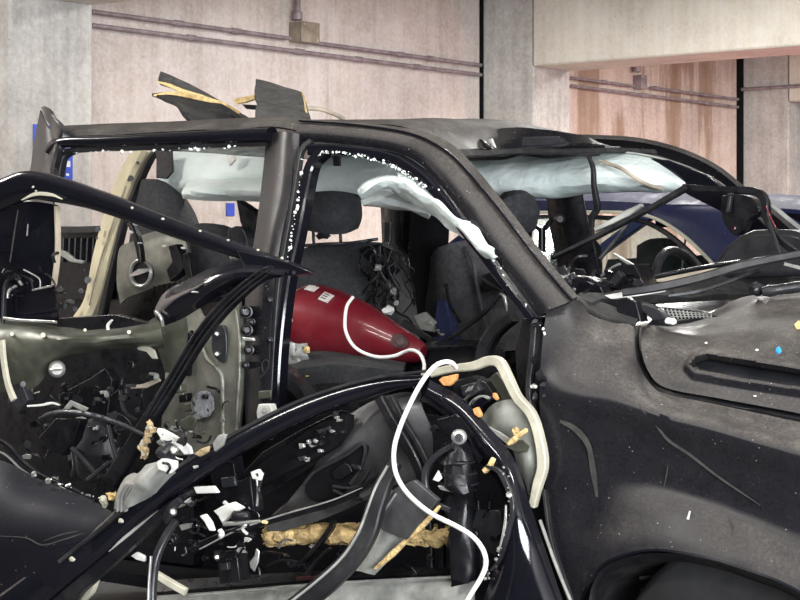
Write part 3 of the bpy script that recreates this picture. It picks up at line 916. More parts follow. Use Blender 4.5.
# far front curtain
bag('curtain_airbag', [
    [(462, 158, 1.62), (510, 157, 1.62), (560, 156, 1.62), (610, 155, 1.62), (650, 160, 1.64), (690, 183, 1.68)],
    [(468, 170, 1.50), (510, 170, 1.48), (560, 169, 1.48), (610, 168, 1.5), (650, 172, 1.55), (692, 184, 1.66)],
    [(490, 184, 1.45), (515, 185, 1.44), (560, 184, 1.44), (610, 180, 1.46), (650, 182, 1.52), (694, 185, 1.65)],
    [(502, 197, 1.50), (520, 197, 1.5), (560, 194, 1.5), (605, 189, 1.54), (650, 189, 1.58), (690, 188, 1.66)],
    [(496, 193, 1.62), (520, 193, 1.62), (560, 190, 1.62), (605, 186, 1.62), (650, 187, 1.64), (688, 188, 1.68)],
], 1, cr_=0.012, cs=9)
tube('airbag_seam', [(600, 161, 1.46), (620, 168, 1.43), (632, 176, 1.43), (646, 184, 1.47), (662, 189, 1.54)], .007, 'beige', S)
tube('airbag_wire', [(462, 160, 1.40), (480, 159, 1.36), (505, 158, 1.34), (522, 154, 1.34), (545, 157, 1.34), (575, 155, 1.36), (600, 154, 1.38)], .006, 'rubber', S)
bar('airbag_strap', [(588, 155, 1.36), (593, 168, 1.36), (594, 186, 1.36), (597, 208, 1.38), (592, 218, 1.38), (592, 240, 1.4)], [3, 4, 5, 7, 5, 3], .02, 'rubber', S)
# far rear curtain, seen through the front door opening
bag('curtain_airbag', [
    [(314, 152, 1.64), (345, 150, 1.64), (380, 152, 1.64), (430, 158, 1.64), (500, 160, 1.64)],
    [(314, 168, 1.58), (345, 166, 1.58), (380, 168, 1.56), (430, 172, 1.56), (500, 175, 1.6)],
    [(312, 185, 1.56), (345, 186, 1.56), (380, 187, 1.52), (430, 190, 1.54), (490, 192, 1.6)],
    [(310, 201, 1.6), (345, 201, 1.6), (380, 203, 1.56), (430, 204, 1.58), (480, 204, 1.62)],
], 2, cr_=0.010)
bar('airbag_hem', [(312, 198, 1.50), (345, 197, 1.50), (366, 200, 1.5)], [14, 13, 6], .02, 'trimgrey', S)
plate('airbag_tether', [(332, 150), (339, 150), (340, 166), (333, 166)], 1.50, 'trimgrey', S, .01)
# near front curtain: limp, hanging along the pillar
bag('curtain_airbag', [
    [(396, 166, .26), (404, 165, .25), (414, 172, .24), (432, 186, .21), (454, 208, .16), (476, 232, .10), (492, 250, .05)],
    [(398, 172, .20), (406, 174, .19), (418, 182, .18), (436, 196, .15), (458, 217, .11), (480, 240, .06), (496, 253, .02)],
    [(398, 184, .16), (408, 189, .15), (422, 197, .13), (440, 209, .10), (462, 228, .065), (483, 248, .03), (498, 258, .005)],
    [(394, 190, .25), (406, 196, .24), (420, 204, .22), (440, 217, .19), (462, 235, .13), (482, 251, .08), (496, 259, .03)],
], 3, cr_=0.012, cs=14, thick=.014)
bag('curtain_airbag_finger', [
    [(404, 178, .24), (392, 177, .24), (378, 179, .24), (366, 185, .24), (360, 191, .24)],
    [(404, 184, .17), (392, 182, .17), (379, 184, .18), (368, 188, .20), (361, 193, .23)],
    [(402, 192, .20), (391, 187, .20), (381, 188, .21), (370, 192, .23), (362, 196, .24)],
], 5, cr_=0.004, cs=12, nu=22, nv=10)
bag('curtain_airbag_fold', [
    [(366, 197, .40), (385, 192, .38), (405, 198, .36), (425, 208, .36)],
    [(364, 202, .38), (385, 201, .34), (405, 204, .33), (428, 212, .34)],
    [(372, 204, .42), (388, 205, .4), (408, 208, .4), (430, 216, .38)],
], 6, cr_=0.008, cs=10, nu=22, nv=10)
# far curtain at the third row, seen through the rear door opening
bag('curtain_airbag', [
    [(160, 149, 1.62), (190, 148, 1.62), (225, 147, 1.6), (278, 146, 1.6)],
    [(158, 165, 1.56), (190, 164, 1.56), (225, 162, 1.52), (276, 160, 1.52)],
    [(160, 182, 1.54), (190, 180, 1.54), (225, 178, 1.5), (272, 176, 1.5)],
    [(176, 195, 1.6), (192, 192, 1.58), (225, 188, 1.55), (270, 186, 1.55)],
], 7, cr_=0.035, cs=5)
bag('airbag_lower_roll', [
    [(188, 187, 1.48), (200, 181, 1.46), (230, 182, 1.44), (270, 180, 1.44)],
    [(184, 193, 1.42), (200, 191, 1.38), (230, 191, 1.37), (266, 190, 1.37)],
    [(184, 198, 1.44), (200, 199, 1.42), (230, 199, 1.42), (264, 199, 1.42)],
], 8, cr_=0.006, nu=24, nv=12)
plate('airbag_flap', [(156, 150), (171, 150), (172, 172), (166, 179), (156, 178)], 1.48, 'trimgrey', S, .015)
plate('airbag_flap', [(226, 151), (234, 150), (235, 160), (229, 166), (227, 160)], 1.45, 'white', S, .015)

# --- interior: floor, far doors, dash, seats
surf('floor_pan', [[L(a, b, .42) for a in (-2.6, -1.5, -.5, .55)] for b in (.12, .7, 1.2, 1.8)], 'carpet', S, nu=14, nv=8, thick=.04, crumple=.01)
plate('firewall', [L(.52, .2, .4), L(.62, .2, 1.12), L(.62, 1.75, 1.12), L(.52, 1.75, .4)], 0, 'trim', S, .02, bev=0)
plate('far_front_door_trim', [L(-.22, 1.78, .45), L(.55, 1.78, .45), L(.6, 1.78, 1.30), L(-.2, 1.78, 1.34)], 0, 'trim', S, .08)
plate('far_rear_door_trim', [L(-1.1, 1.78, .45), L(-.3, 1.78, .45), L(-.28, 1.78, 1.34), L(-1.15, 1.78, 1.40)], 0, 'trim', S, .08)
plate('far_quarter_trim', [L(-3.2, 1.76, .45), L(-1.18, 1.76, .45), L(-1.2, 1.76, 1.42), L(-3.2, 1.76, 1.50)], 0, 'trim', S, .1)
# far centre pillar and far rear pillar
surf('far_centre_pillar', [
    [(549, 192, 1.68), (553, 225, 1.70), (560, 260, 1.74), (568, 300, 1.76)],
    [(564, 190, 1.62), (570, 225, 1.64), (577, 260, 1.68), (583, 300, 1.70)],
    [(582, 190, 1.64), (589, 225, 1.66), (597, 260, 1.70), (605, 298, 1.72)],
], 'trim', S, nu=22, nv=10, thick=.03)
lathe('belt_anchor', (560, 219, 1.58), (560, 219, 1.66), [(0, .012), (.2, .02), (.6, .022), (1, .022)], 'trimgrey', S, 14)
bar('belt_bracket', [(536, 226, 1.6), (543, 230, 1.6), (552, 219, 1.62)], 4, .02, 'trim', S)
bar('belt_post', [(542, 228, 1.6), (542, 252, 1.6)], 5, .03, 'trim', S)
plate('pillar_foot_cover', [(580, 282), (602, 278), (605, 297), (588, 300)], 1.60, 'trimgrey', S, .05)
surf('far_rear_pillar', [
    [(384, 203, 1.70), (386, 250, 1.72), (390, 300, 1.74), (396, 345, 1.76)],
    [(396, 202, 1.62), (398, 250, 1.64), (402, 300, 1.66), (406, 345, 1.70)],
    [(410, 203, 1.66), (413, 250, 1.68), (418, 300, 1.70), (424, 345, 1.74)],
], 'trim', S, nu=22, nv=10, thick=.03)
bar('belt_webbing', [(388, 222, 1.55), (387, 245, 1.55), (384, 262, 1.5)], [8, 8, 6], .008, 'trimgrey', S)
surf('far_door_pad', [
    [(414, 206, 1.55), (413, 250, 1.55), (412, 290, 1.56), (416, 325, 1.58)],
    [(432, 206, 1.50), (430, 250, 1.50), (428, 290, 1.52), (430, 325, 1.56)],
    [(449, 208, 1.54), (447, 250, 1.54), (442, 290, 1.56), (440, 325, 1.58)],
], 'carpet', S, nu=18, nv=10, thick=.03)

# driver seat (far side)
def seat_back(name, rows, mat, nu=20, nv=16, thick=.10, parent=S):
    return surf(name, rows, mat, parent, nu=nu, nv=nv, thick=thick, crumple=.004, cs=10)
drv = seat_back('driver_seat', [
    [(444, 258, 1.30), (441, 285, 1.30), (438, 315, 1.30), (440, 345, 1.30)],
    [(452, 248, 1.22), (452, 285, 1.20), (455, 315, 1.20), (460, 352, 1.20)],
    [(470, 246, 1.25), (476, 285, 1.20), (484, 315, 1.20), (494, 352, 1.20)],
    [(492, 252, 1.32), (506, 285, 1.28), (516, 315, 1.26), (524, 350, 1.26)],
    [(510, 262, 1.45), (522, 285, 1.42), (530, 315, 1.4), (536, 345, 1.4)],
], 'seatgrey')
tube('piping', [(466, 247, 1.16), (473, 262, 1.13), (477, 285, 1.12), (481, 305, 1.12), (487, 330, 1.12)], .007, 'seatgrey', drv)
plate('torn_pocket', [(481, 276), (496, 270), (509, 273), (516, 290), (506, 296), (494, 290), (486, 292), (482, 288)], 1.1, 'trim', drv, .02)
bar('torn_strap', [(482, 278, 1.07), (492, 285, 1.06), (503, 292, 1.06)], [2, 3, 1.5], .006, 'trimgrey', drv)
lump('headrest', (517, 213, 1.38), (.07, .12, .085), 'fabric', drv, .12, 3, 3)
plate('seat_side_panel', [(437, 300), (446, 302), (455, 346), (434, 346), (433, 330)], 1.08, 'bluefabric', S, .05)
tube('seat_wire', [(440, 345, 1.0), (455, 335, .98), (475, 320, .98), (490, 307, .98), (500, 295, .98), (509, 277, .99)], [.006, .009, .009, .01, .006, .004], 'trimgrey', S)
tube('seat_wire', [(500, 294, .97), (504, 296, .97), (506, 304, .97), (507, 311, .97)], [.005, .007, .006, .003], 'silver', S)
tube('seat_wire', [(446, 284, 1.05), (450, 305, 1.03), (460, 322, 1.02)], .006, 'trim', S)
# rear bench: back, headrests with posts
bench = seat_back('rear_seat', [
    [(296, 262, 1.05), (292, 280, .98), (290, 310, .92), (288, 340, .88)],
    [(318, 256, 1.10), (314, 280, 1.0), (312, 310, .95), (310, 345, .90)],
    [(345, 255, 1.15), (345, 280, 1.05), (347, 310, 1.0), (350, 345, .95)],
    [(372, 252, 1.25), (378, 280, 1.16), (384, 310, 1.1), (390, 345, 1.05)],
    [(394, 258, 1.4), (400, 280, 1.35), (404, 310, 1.3), (408, 345, 1.25)],
], 'fabric')
surf('headrest', [
    [(308, 203, 1.12), (307, 215, 1.10), (309, 225, 1.10)],
    [(320, 197, 1.02), (318, 215, .99), (320, 227, 1.01)],
    [(340, 197, 1.04), (340, 215, 1.01), (338, 228, 1.03)],
    [(351, 201, 1.15), (352, 215, 1.13), (349, 224, 1.13)],
], 'fabric', bench, nu=14, nv=14, thick=.08)
for u in (313, 340):
    tube('headrest_post', [(u, 228, 1.12), (u + 1, 246, 1.12)], .006, 'trim', bench)
tube('shelf_edge', [(300, 246, 1.0), (325, 244, 1.0), (350, 243, 1.05), (378, 239, 1.12)], .006, 'trimgrey', bench)
lump('child_seat_clip', (323, 236, 1.0), (.03, .02, .012), 'trimgrey', bench, .5, 4, 2)
surf('third_row_headrest', [
    [(147, 184, 1.52), (140, 215, 1.52), (136, 240, 1.52), (132, 264, 1.52)],
    [(152, 179, 1.44), (156, 212, 1.42), (158, 240, 1.40), (158, 270, 1.40)],
    [(166, 190, 1.46), (176, 212, 1.42), (182, 240, 1.40), (186, 272, 1.40)],
    [(182, 204, 1.54), (190, 218, 1.52), (197, 240, 1.5), (202, 272, 1.5)],
], 'fabric', S, nu=16, nv=14, thick=.06)
surf('third_row_seat', [
    [(182, 232, 1.15), (178, 260, 1.1), (175, 300, 1.05)],
    [(205, 228, 1.10), (202, 260, 1.02), (200, 300, .98)],
    [(230, 234, 1.12), (232, 260, 1.05), (234, 300, 1.0)],
    [(246, 250, 1.22), (250, 270, 1.18), (254, 300, 1.15)],
], 'fabric', S, nu=16, nv=12, thick=.07)
plate('belt_guide', [(228, 229), (238, 226), (246, 236), (246, 262), (234, 264), (227, 250)], .42, 'trimgrey', S, .06, smooth=24)
lathe('guide_bolt', (235, 256, .40), (235, 256, .44), [(0, .008), (.4, .018), (1, .02)], 'greymetal', S, 12)
plate('rear_upright', [(236, 200), (244, 205), (258, 215), (252, 240), (246, 236), (240, 222)], .9, 'trim', S, .05)

# silver-black quarter trim with the speaker hole
q = surf('quarter_speaker_panel', [
    [(124, 303, 1.000), (135, 292, 0.980), (160, 284, 0.960), (195, 282, 0.940)],
    [(118, 280, 0.980), (135, 272, 0.940), (160, 262, 0.920), (194, 266, 0.900)],
    [(122, 250, 1.000), (138, 246, 0.960), (162, 240, 0.940), (190, 246, 0.920)],
    [(135, 246, 1.040), (144, 236, 1.000), (166, 230, 0.980), (184, 234, 0.960)],
], 'olivelight', S, nu=26, nv=20, thick=.015, crumple=.02, cs=5)
sc = P(141, 273, .84)
tube('speaker_ring', [sc + L(.05 * math.cos(a), 0, .05 * math.sin(a)) for a in [2 * math.pi * k / 16 for k in range(17)]], .008, 'silver', q, n=40)
lathe('speaker_cone', sc + L(0, .004, 0), sc + L(0, .02, 0), [(0, .02), (0.01, .048), (1, .048)], 'trim', q, 20)
bar('speaker_bridge', [sc + L(-.045, -.002, -.01), sc + L(0, -.008, .004), sc + L(.045, -.002, .012)], [3, 7, 3], .01, 'silver', q)
bar('dark_lever', [(131, 222, .83), (138, 240, .82), (142, 262, .82)], [7, 8, 5], .03, 'trim', q)
plate('dark_latch', [(168, 246), (176, 244), (181, 256), (184, 268), (178, 276), (170, 282), (166, 270), (172, 262)], 0.860, 'trim', q, .04)
plate('dark_latch', [(182, 254), (188, 252), (190, 266), (192, 278), (186, 276), (183, 266)], 0.850, 'trim', q, .04)
for k in range(8):
    bar('panel_slit', [(153 + 5.2 * k, 291 - 1.0 * k - (k > 5) * 2, 0.915), (154 + 5.2 * k, 286 - 1.0 * k, 0.915)], 1.6, .008, 'trim', q)
for (u, v) in ((140, 243), (136, 224), (131, 232), (184, 248), (164, 246)):
    lump('bright_clip', (u, v, 0.780), (.012, .01, .006), 'white', q, .5, u, 1)
# cream inner pillar of the far tail and its seal
cream = surf('tail_pillar', [
    [(134, 150, 1.58), (118, 180, 1.58), (106, 215, 1.58), (95, 255, 1.58), (86, 300, 1.58), (69, 331, 1.58), (80, 372, 1.58)],
    [(143, 150, 1.52), (128, 182, 1.52), (117, 218, 1.52), (106, 258, 1.52), (94, 300, 1.52), (82, 333, 1.52), (82, 376, 1.52)],
    [(153, 153, 1.58), (138, 185, 1.58), (127, 220, 1.58), (117, 258, 1.58), (106, 300, 1.58), (95, 335, 1.58), (84, 378, 1.58)],
], 'cream', S, nu=50, nv=12, thick=.02)
for (u, v, r) in ((138, 163, .008), (131, 178, .012), (129, 180, .007), (98, 229, .013), (97, 238, .006), (88, 280, .016), (81, 291, .012), (75, 309, .012), (84, 270, .006), (73, 318, .007)):
    lathe('panel_hole', (u, v, 1.49), (u, v, 1.51), [(0, r), (1, r)], 'trim', cream, 8)
tube('pressed_line', [(126, 186, 1.505), (112, 225, 1.505), (100, 262, 1.505), (89, 305, 1.505)], .004, 'beige', cream)
bar('tail_seal', [(157, 151, 1.5), (150, 160, 1.5), (138, 186, 1.5), (126, 218, 1.5), (116, 258, 1.5), (106, 300, 1.5), (98, 340, 1.5)], [5, 6, 6, 6, 7, 9, 8], .04, 'rubber', S)
# ribbed panel seen low behind the tail pillar
rib = plate('ribbed_tail_panel', [(55, 229), (112, 229), (108, 300), (55, 300)], 1.72, 'trim', S, .03)
bar('panel_ledge', [(54, 230, 1.66), (85, 230, 1.66), (112, 229, 1.66)], 9, .05, 'trimgrey', rib)
for k in range(9):
    bar('rib', [(66 + 6 * k, 238, 1.68), (65 + 6 * k, 262, 1.68)], 2.6, .04, 'trimgrey', rib)
plate('torn_shelf', [(58, 249), (66, 252), (74, 259), (84, 261), (82, 264), (70, 262), (58, 254)], .9, 'greymetal', S, .015)

# --- cowl, wipers, dash as seen through the windscreen opening
surf('dashboard', [
    [L(.18, .3, 1.16), L(.18, .8, 1.18), L(.18, 1.3, 1.2), L(.18, 1.72, 1.2)],
    [L(.35, .3, 1.26), L(.35, .8, 1.27), L(.35, 1.3, 1.28), L(.35, 1.72, 1.28)],
    [L(.58, .3, 1.27), L(.6, .8, 1.28), L(.6, 1.3, 1.28), L(.6, 1.72, 1.28)],
    [L(.62, .3, 1.1), L(.64, .8, 1.1), L(.64, 1.3, 1.1), L(.64, 1.72, 1.1)],
], 'trim', S, nu=20, nv=14, thick=.02, crumple=.015)
plate('dashboard_hood', [(711, 272), (716, 258), (724, 247), (738, 236), (752, 230), (770, 229), (790, 230), (812, 236), (820, 275), (711, 280)], 1.25, 'trimgrey', S, .30, bev=.02)
lathe('dash_knob', (720, 268, 1.22), (720, 268, 1.26), [(0, .012), (.3, .022), (1, .024)], 'trim', S, 14)
# steering wheel, standing across the car on the far side
swc = P(684, 300, 1.40)
sw = empty('steering_wheel', swc)
sw.parent = S
ring = []
NS = 32
path = []
for k in range(NS + 1):
    a = 2 * math.pi * k / NS
    path.append(Vector((-.42 * .19 * math.sin(a) * .55,   .21 * math.cos(a), .19 * math.sin(a) * .9)))
tube('rim', path, .016, 'trimgrey', sw, n=60, sides=10)
for a in (0.2, 2.94, 4.71):
    tube('spoke', [L(0, 0, 0), Vector((-.42 * .18 * math.sin(a) * .55, .18 * math.cos(a), .18 * math.sin(a) * .9))], .014, 'trimgrey', sw)
lathe('hub', L(-.03, 0, 0), L(.05, 0, -.01), [(0, .03), (.2, .06), (1, .05)], 'trim', sw, 18)
bar('rim_pink_glint', [L(-.04, .13, .135), L(-.03, .17, .10)], 5, .012, 'red', sw)  # red strip painting the pink highlight on the rim
# cowl panel and mesh
cowl = surf('cowl_panel', [
    [(655, 306, .52), (700, 303, .72), (740, 301, .9), (775, 300, 1.05)],
    [(655, 316, .42), (690, 314, .6), (720, 312, .74), (748, 302, .82)],
    [(648, 324, .36), (680, 322, .5), (705, 318, .62), (730, 309, .72)],
], 'trimgrey', S, nu=20, nv=8, thick=.012)
mesh_o = plate('air_intake', [(661, 307), (702, 311), (716, 317), (690, 319), (668, 320), (658, 318)], .40, 'trim', S, .02)
for k in range(13):
    bar('mesh_wire', [(663 + 4.0 * k, 308 + .5 * k, .392), (667 + 3.7 * k, 319 - .1 * k, .392)], .9, .006, 'greymetal', mesh_o)
for k in range(3):
    bar('mesh_wire', [(662, 310.5 + 3 * k, .39), (706 + 2 * k, 313.5 + 1.6 * k, .39)], .7, .005, 'greymetal', mesh_o)
plate('cowl_corner', [(616, 300), (626, 297), (636, 302), (641, 322), (624, 321), (617, 315)], .30, 'trim', S, .05)
plate('cowl_corner_cap', [(634, 301), (655, 307), (668, 320), (654, 321), (643, 312)], .33, 'trimgrey', S, .04)
lump('cowl_clip', (671, 307 + 14, .30), (.018, .014, .010), 'white', S, .3, 2, 2)
surf('cowl_gutter', [[(574, 298, .14), (592, 312, .19), (612, 321, .23), (635, 325, .25)], [(580, 294, .30), (600, 303, .32), (618, 309, .34), (640, 316, .35)]], 'felt', S, nu=16, nv=5, thick=.01)
surf('windscreen_base', [
    [(574, 299, .20), (600, 296, .45), (640, 290, .75), (700, 281, 1.15), (800, 268, 1.7)],
    [(590, 307, .22), (610, 303, .45), (650, 300, .72), (720, 299, 1.05), (812, 285, 1.65)],
], 'felt', S, nu=26, nv=6, thick=.03, crumple=.012)
bar('laminate_strip', [(588, 300, .40), (605, 297.5, .42), (630, 294, .45), (665, 289, .5)], [2, 5, 6, 5], .01, 'white', S)
bar('laminate_strip', [(640, 281, 1.05), (668, 277, 1.07), (700, 272, 1.1), (726, 268, 1.12)], [3, 9, 6, 2], .01, 'beige', S)
bar('wiper_blade', [(622, 293, .38), (660, 287, .43), (700, 278, .50), (745, 265, .58), (800, 254, .68), (840, 247, .75)], [7, 8, 8, 7, 7, 7], .03, 'rubber', S)
bar('wiper_arm', [(668, 296, .50), (700, 291, .55), (730, 281, .6), (760, 270, .66)], [3, 4, 4, 3], .02, 'trim', S)
lathe('wiper_pivot', (762, 292, .64), (812, 285, .70), [(0, .012), (.15, .018), (.3, .015), (1, .018)], 'trimgrey', S, 16)
lump('wiper_pivot_joint', (757, 290, .66), (.024, .02, .018), 'trimgrey', S, .35, 5, 2)
tube('cowl_rod', [(655, 277, .95), (700, 268, 1.0), (740, 262, 1.03), (770, 258, 1.05), (800, 254, 1.1)], .008, 'trim', S)
# shattered frame rods lying across the opening
bar('bent_frame_rod', [(552, 258, .75), (590, 240, .85), (630, 219, .95), (660, 203, 1.02), (686, 188, 1.08)], [3, 4, 5, 5, 6], .03, 'trim', S)
bar('bent_frame_rod', [(684, 188, 1.1), (710, 189, 1.1), (740, 190, 1.1), (757, 192, 1.1), (765, 200, 1.1), (768, 220, 1.1), (780, 240, 1.1), (800, 255, 1.1)], [8, 6, 6, 7, 7, 6, 5, 5], .03, 'trim', S)
bar('bent_frame_rod', [(595, 230, .9), (612, 222, .92), (632, 211, .95), (642, 205, .95)], [4, 5, 7, 3], .02, 'greymetal', S)
bar('thin_rod', [(600, 259, .98), (615, 241, 1.0), (630, 221, 1.02)], 3, .015, 'trimgrey', S)
bar('thin_rod', [(768, 222, 1.05), (776, 242, 1.05), (785, 264, 1.05)], 3, .015, 'trimgrey', S)
bar('thin_rod', [(770, 203, 1.4), (785, 216, 1.45), (800, 228, 1.5), (820, 244, 1.55)], 3, .02, 'greymetal', S)
tube('pink_wire', [(766, 206, 1.04), (770, 216, 1.04), (776, 228, 1.04)], .002, 'red', S)
bar('thin_rod', [(785, 264, 1.0), (800, 268, 1.0), (830, 276, 1.0)], 3, .015, 'greymetal', S)
# clutter at the foot of the far pillar
plate('torn_shroud', [(600, 285), (612, 272), (622, 265), (634, 264), (640, 275), (645, 287), (625, 290), (606, 294)], .95, 'trim', S, .12)
plate('shroud_cap', [(606, 286), (618, 270), (622, 276), (614, 288)], .93, 'trimgrey', S, .03)
bar('white_rail', [(614, 254, 1.30), (632, 265, 1.30), (652, 276, 1.30)], [2, 3, 2.5], .02, 'greymetal', S)
bar('white_rail', [(602, 276, 1.0), (612, 268, 1.0), (620, 264, 1.0)], 2.2, .015, 'greymetal', S)
plate('torn_dash_piece', [(562, 280), (572, 272), (576, 276), (588, 277), (598, 282), (604, 294), (590, 299), (576, 294), (568, 290)], .5, 'trim', S, .06)
plate('torn_dash_piece', [(556, 283), (570, 273), (573, 279), (561, 286)], .45, 'trimgrey', S, .02)
crumbs('glass_crumbs', [(550, 262, .1), (562, 278, .1), (575, 293, .1), (583, 299, .18)], 22, .008, 'trimgrey', S, 21, .014)

# ------------------------------------------------------------------ near passenger space: cushion, sill, inner debris
cush = surf('seat_cushion', [
    [(284, 388, .36), (300, 378, .34), (330, 374, .34), (365, 376, .36), (404, 378, .40)],
    [(284, 368, .50), (300, 363, .50), (330, 362, .50), (365, 366, .52), (404, 372, .54)],
    [(286, 362, .80), (300, 358, .80), (330, 360, .82), (365, 364, .84), (404, 372, .86)],
], 'fabric', S, nu=26, nv=16, thick=.06, crumple=.008)
surf('seat_bolster', [
    [(282, 366, .30), (292, 372, .28), (306, 386, .26), (318, 402, .24)],
    [(282, 384, .20), (292, 386, .18), (304, 396, .17), (314, 410, .16)],
    [(282, 404, .26), (292, 404, .26), (302, 410, .25), (310, 420, .24)],
], 'trimgrey', S, nu=18, nv=12, thick=.03)
surf('centre_console', [
    [(400, 356, .85), (430, 346, .85), (470, 344, .85), (505, 348, .85)],
    [(400, 366, .70), (430, 358, .70), (470, 356, .70), (505, 362, .70)],
    [(400, 400, .68), (430, 400, .68), (470, 400, .68), (505, 400, .68)],
], 'trim', S, nu=22, nv=12, thick=.03)
bar('console_arch', [(483, 362, .52), (487, 346, .52), (497, 330, .52), (514, 317, .52)], [14, 14, 13, 10], .05, 'trimgrey', S)
plate('dark_backing', [L(-1.55, .34, .42), L(.5, .30, .42), L(.5, .30, .98), L(-.35, .32, 1.0), L(-1.0, .5, 1.05), L(-1.55, .5, 1.05)], 0, 'carpet', S, .02, bev=0)  # added dark plate, makes the space behind the door read as shade
plate('hinge_pillar', [(522, 318, .06), (540, 316, .05), (546, 340, .05), (544, 420, .04), (546, 470, .04), (530, 470, .06), (518, 400, .08), (515, 350, .08)], .06, 'trim', S, .05)
bar('hinge_pillar_seal', [(536, 322, .02), (534, 350, .015), (530, 390, .015), (535, 430, .01)], [6, 6, 5, 5], .03, 'rubber', S)
for k in range(9):
    rr = random.Random(k)
    u, v = rr.uniform(532, 546), rr.uniform(312, 400)
    lump('torn_fixing', (u, v, .0), (rr.uniform(.006, .016), .012, rr.uniform(.006, .016)), rr.choice(['trimgrey', 'silver', 'trim']), S, .5, k, 1)

# wiring loom hanging from the far rear pillar
rw = random.Random(9)
for k in range(24):
    x0, y0 = rw.uniform(366, 398), rw.uniform(244, 275)
    pts = [(x0, y0, rw.uniform(.95, 1.1))]
    for j in range(4):
        x0 += rw.uniform(-12, 14); y0 += rw.uniform(6, 19)
        x0 = min(414, max(352, x0))
        pts.append((x0, min(y0, 328), rw.uniform(.9, 1.1)))
    tube('loom_wire', pts, rw.uniform(.002, .0048), rw.choice(['rubber', 'trimgrey', 'rubber', 'trim', 'felt', 'doortrim']), S, sides=6)
plate('loom_box', [(362, 248), (378, 244), (392, 250), (396, 268), (384, 280), (368, 276), (360, 262)], 1.12, 'trim', S, .05)
for (u, v, s) in ((388, 310, .018), (394, 291, .014), (378, 268, .014), (396, 303, .010)):
    lump('loom_connector', (u, v, .92), (s, s, s * .9), 'greymetal' if s < .016 else 'white', S, .5, u, 2)
plate('white_bracket', [(413, 316), (424, 312), (434, 322), (432, 332), (420, 330)], .95, 'greymetal', S, .02)
bar('belt_strip', [(398, 330, .86), (412, 338, .84), (428, 349, .82), (446, 352, .82)], [4, 5, 5, 4], .02, 'trim', S)
bar('belt_strip', [(404, 322, .92), (420, 333, .9), (438, 344, .88)], [5, 6, 4], .02, 'trimgrey', S)

# ------------------------------------------------------------------ torn front door
door_beam = bar('door_belt_beam', [(-20, 640, -.48), (40, 588, -.44), (95, 548, -.40), (140, 507, -.35), (200, 466, -.28), (262, 430, -.20), (325, 402, -.12), (385, 385, -.05), (428, 380, -.02)],
    [60, 46, 36, 30, 27, 25, 23, 20, 10], .06, 'gloss', S, oval=True)
bar('beam_highlight_moulding', [(60, 562, -.455), (110, 522, -.41), (160, 480, -.345), (220, 442, -.27), (300, 401, -.165), (370, 379, -.09), (428, 371, -.05)], [4, 4, 4, 4, 3.5, 3, 3], .02, 'rubber', door_beam)
bar('lower_beam_flange', [(30, 630, -.46), (90, 578, -.42), (140, 535, -.37), (175, 503, -.32), (205, 487, -.27)], [18, 16, 14, 10, 5], .03, 'trim', S)
bar('beam_bright_trim', [(110, 552, -.40), (135, 532, -.375), (160, 512, -.345)], [6, 8, 5], .012, 'greymetal', S)
skin = surf('door_skin', [
    [(-30, 462, -.30), (0, 462, -.30), (30, 476, -.31), (62, 488, -.32), (98, 505, -.34), (122, 518, -.36)],
    [(-30, 500, -.42), (0, 502, -.42), (30, 510, -.42), (60, 518, -.42), (90, 527, -.41), (112, 536, -.40)],
    [(-30, 545, -.47), (0, 545, -.47), (25, 548, -.46), (50, 552, -.45), (74, 558, -.44), (88, 562, -.43)],
    [(-30, 600, -.46), (0, 600, -.46), (18, 598, -.46), (32, 597, -.455), (44, 596, -.45), (52, 596, -.445)],
    [(-30, 660, -.43), (0, 660, -.43), (10, 655, -.43), (20, 650, -.43), (26, 648, -.43), (30, 645, -.43)],
], 'satin', S, nu=40, nv=36, thick=.006, crumple=.012, cs=5)
bar('skin_crease_glint', [(0, 536, -.482), (26, 538, -.476), (42, 545, -.472), (62, 540, -.468), (84, 533, -.45)], [.6, 1, 1.6, 1.8, .5], .003, 'dust_glint_mark', skin)  # pale strips paint the soft highlight along the skin crease
bar('skin_crease_glint', [(44, 541, -.475), (60, 535, -.468), (78, 531, -.455)], [.5, 1.6, .5], .003, 'dust_glint_mark', skin)
bar('skin_edge', [(-10, 436, -.28), (8, 446, -.28), (25, 464, -.29), (42, 475, -.30), (66, 486, -.31), (96, 501, -.32)], [4, 4, 4, 3, 3, 2], .015, 'gloss', skin)
bar('skin_edge', [(-10, 448, -.27), (6, 455, -.27), (20, 468, -.28), (40, 482, -.30)], [1.4, 1.4, 1.4, .7], .008, 'greymetal', skin)
crumbs('torn_edge_bits', [(35, 474, -.33), (60, 484, -.33), (80, 492, -.34), (100, 500, -.35)], 20, .009, 'silver', skin, 31, .008)
for (u, v) in ((72, 559), (121, 521)):
    lump('foam_fleck', (u, v, -.49 if u < 100 else -.425), (.011, .004, .007), 'creamgrey', skin, .3, u, 2)

# right half of the door: black skin left hanging at the front edge
surf('door_front_panel', [
    [(430, 380, -.03), (460, 398, -.04), (492, 432, -.06), (514, 462, -.07), (528, 500, -.07), (545, 550, -.07), (566, 612, -.08)],
    [(428, 390, -.06), (456, 408, -.07), (486, 442, -.09), (508, 472, -.10), (520, 510, -.11), (530, 555, -.11), (545, 612, -.12)],
    [(424, 396, -.05), (452, 416, -.06), (480, 450, -.08), (504, 482, -.10), (512, 515, -.12), (510, 558, -.13), (505, 615, -.14)],
    [(420, 400, -.02), (448, 422, -.03), (476, 456, -.05), (501, 488, -.07), (507, 516, -.09), (498, 558, -.11), (478, 618, -.12)],
], 'gloss', S, nu=60, nv=18, thick=.006, crumple=.003)
bar('torn_skin_edge', [(487, 466, -.10), (500, 472, -.11), (510, 492, -.12), (513, 508, -.13), (509, 530, -.13), (502, 556, -.13), (492, 570, -.13)], [2, 6, 6, 4, 5, 3, 2], .015, 'trimgrey', S)
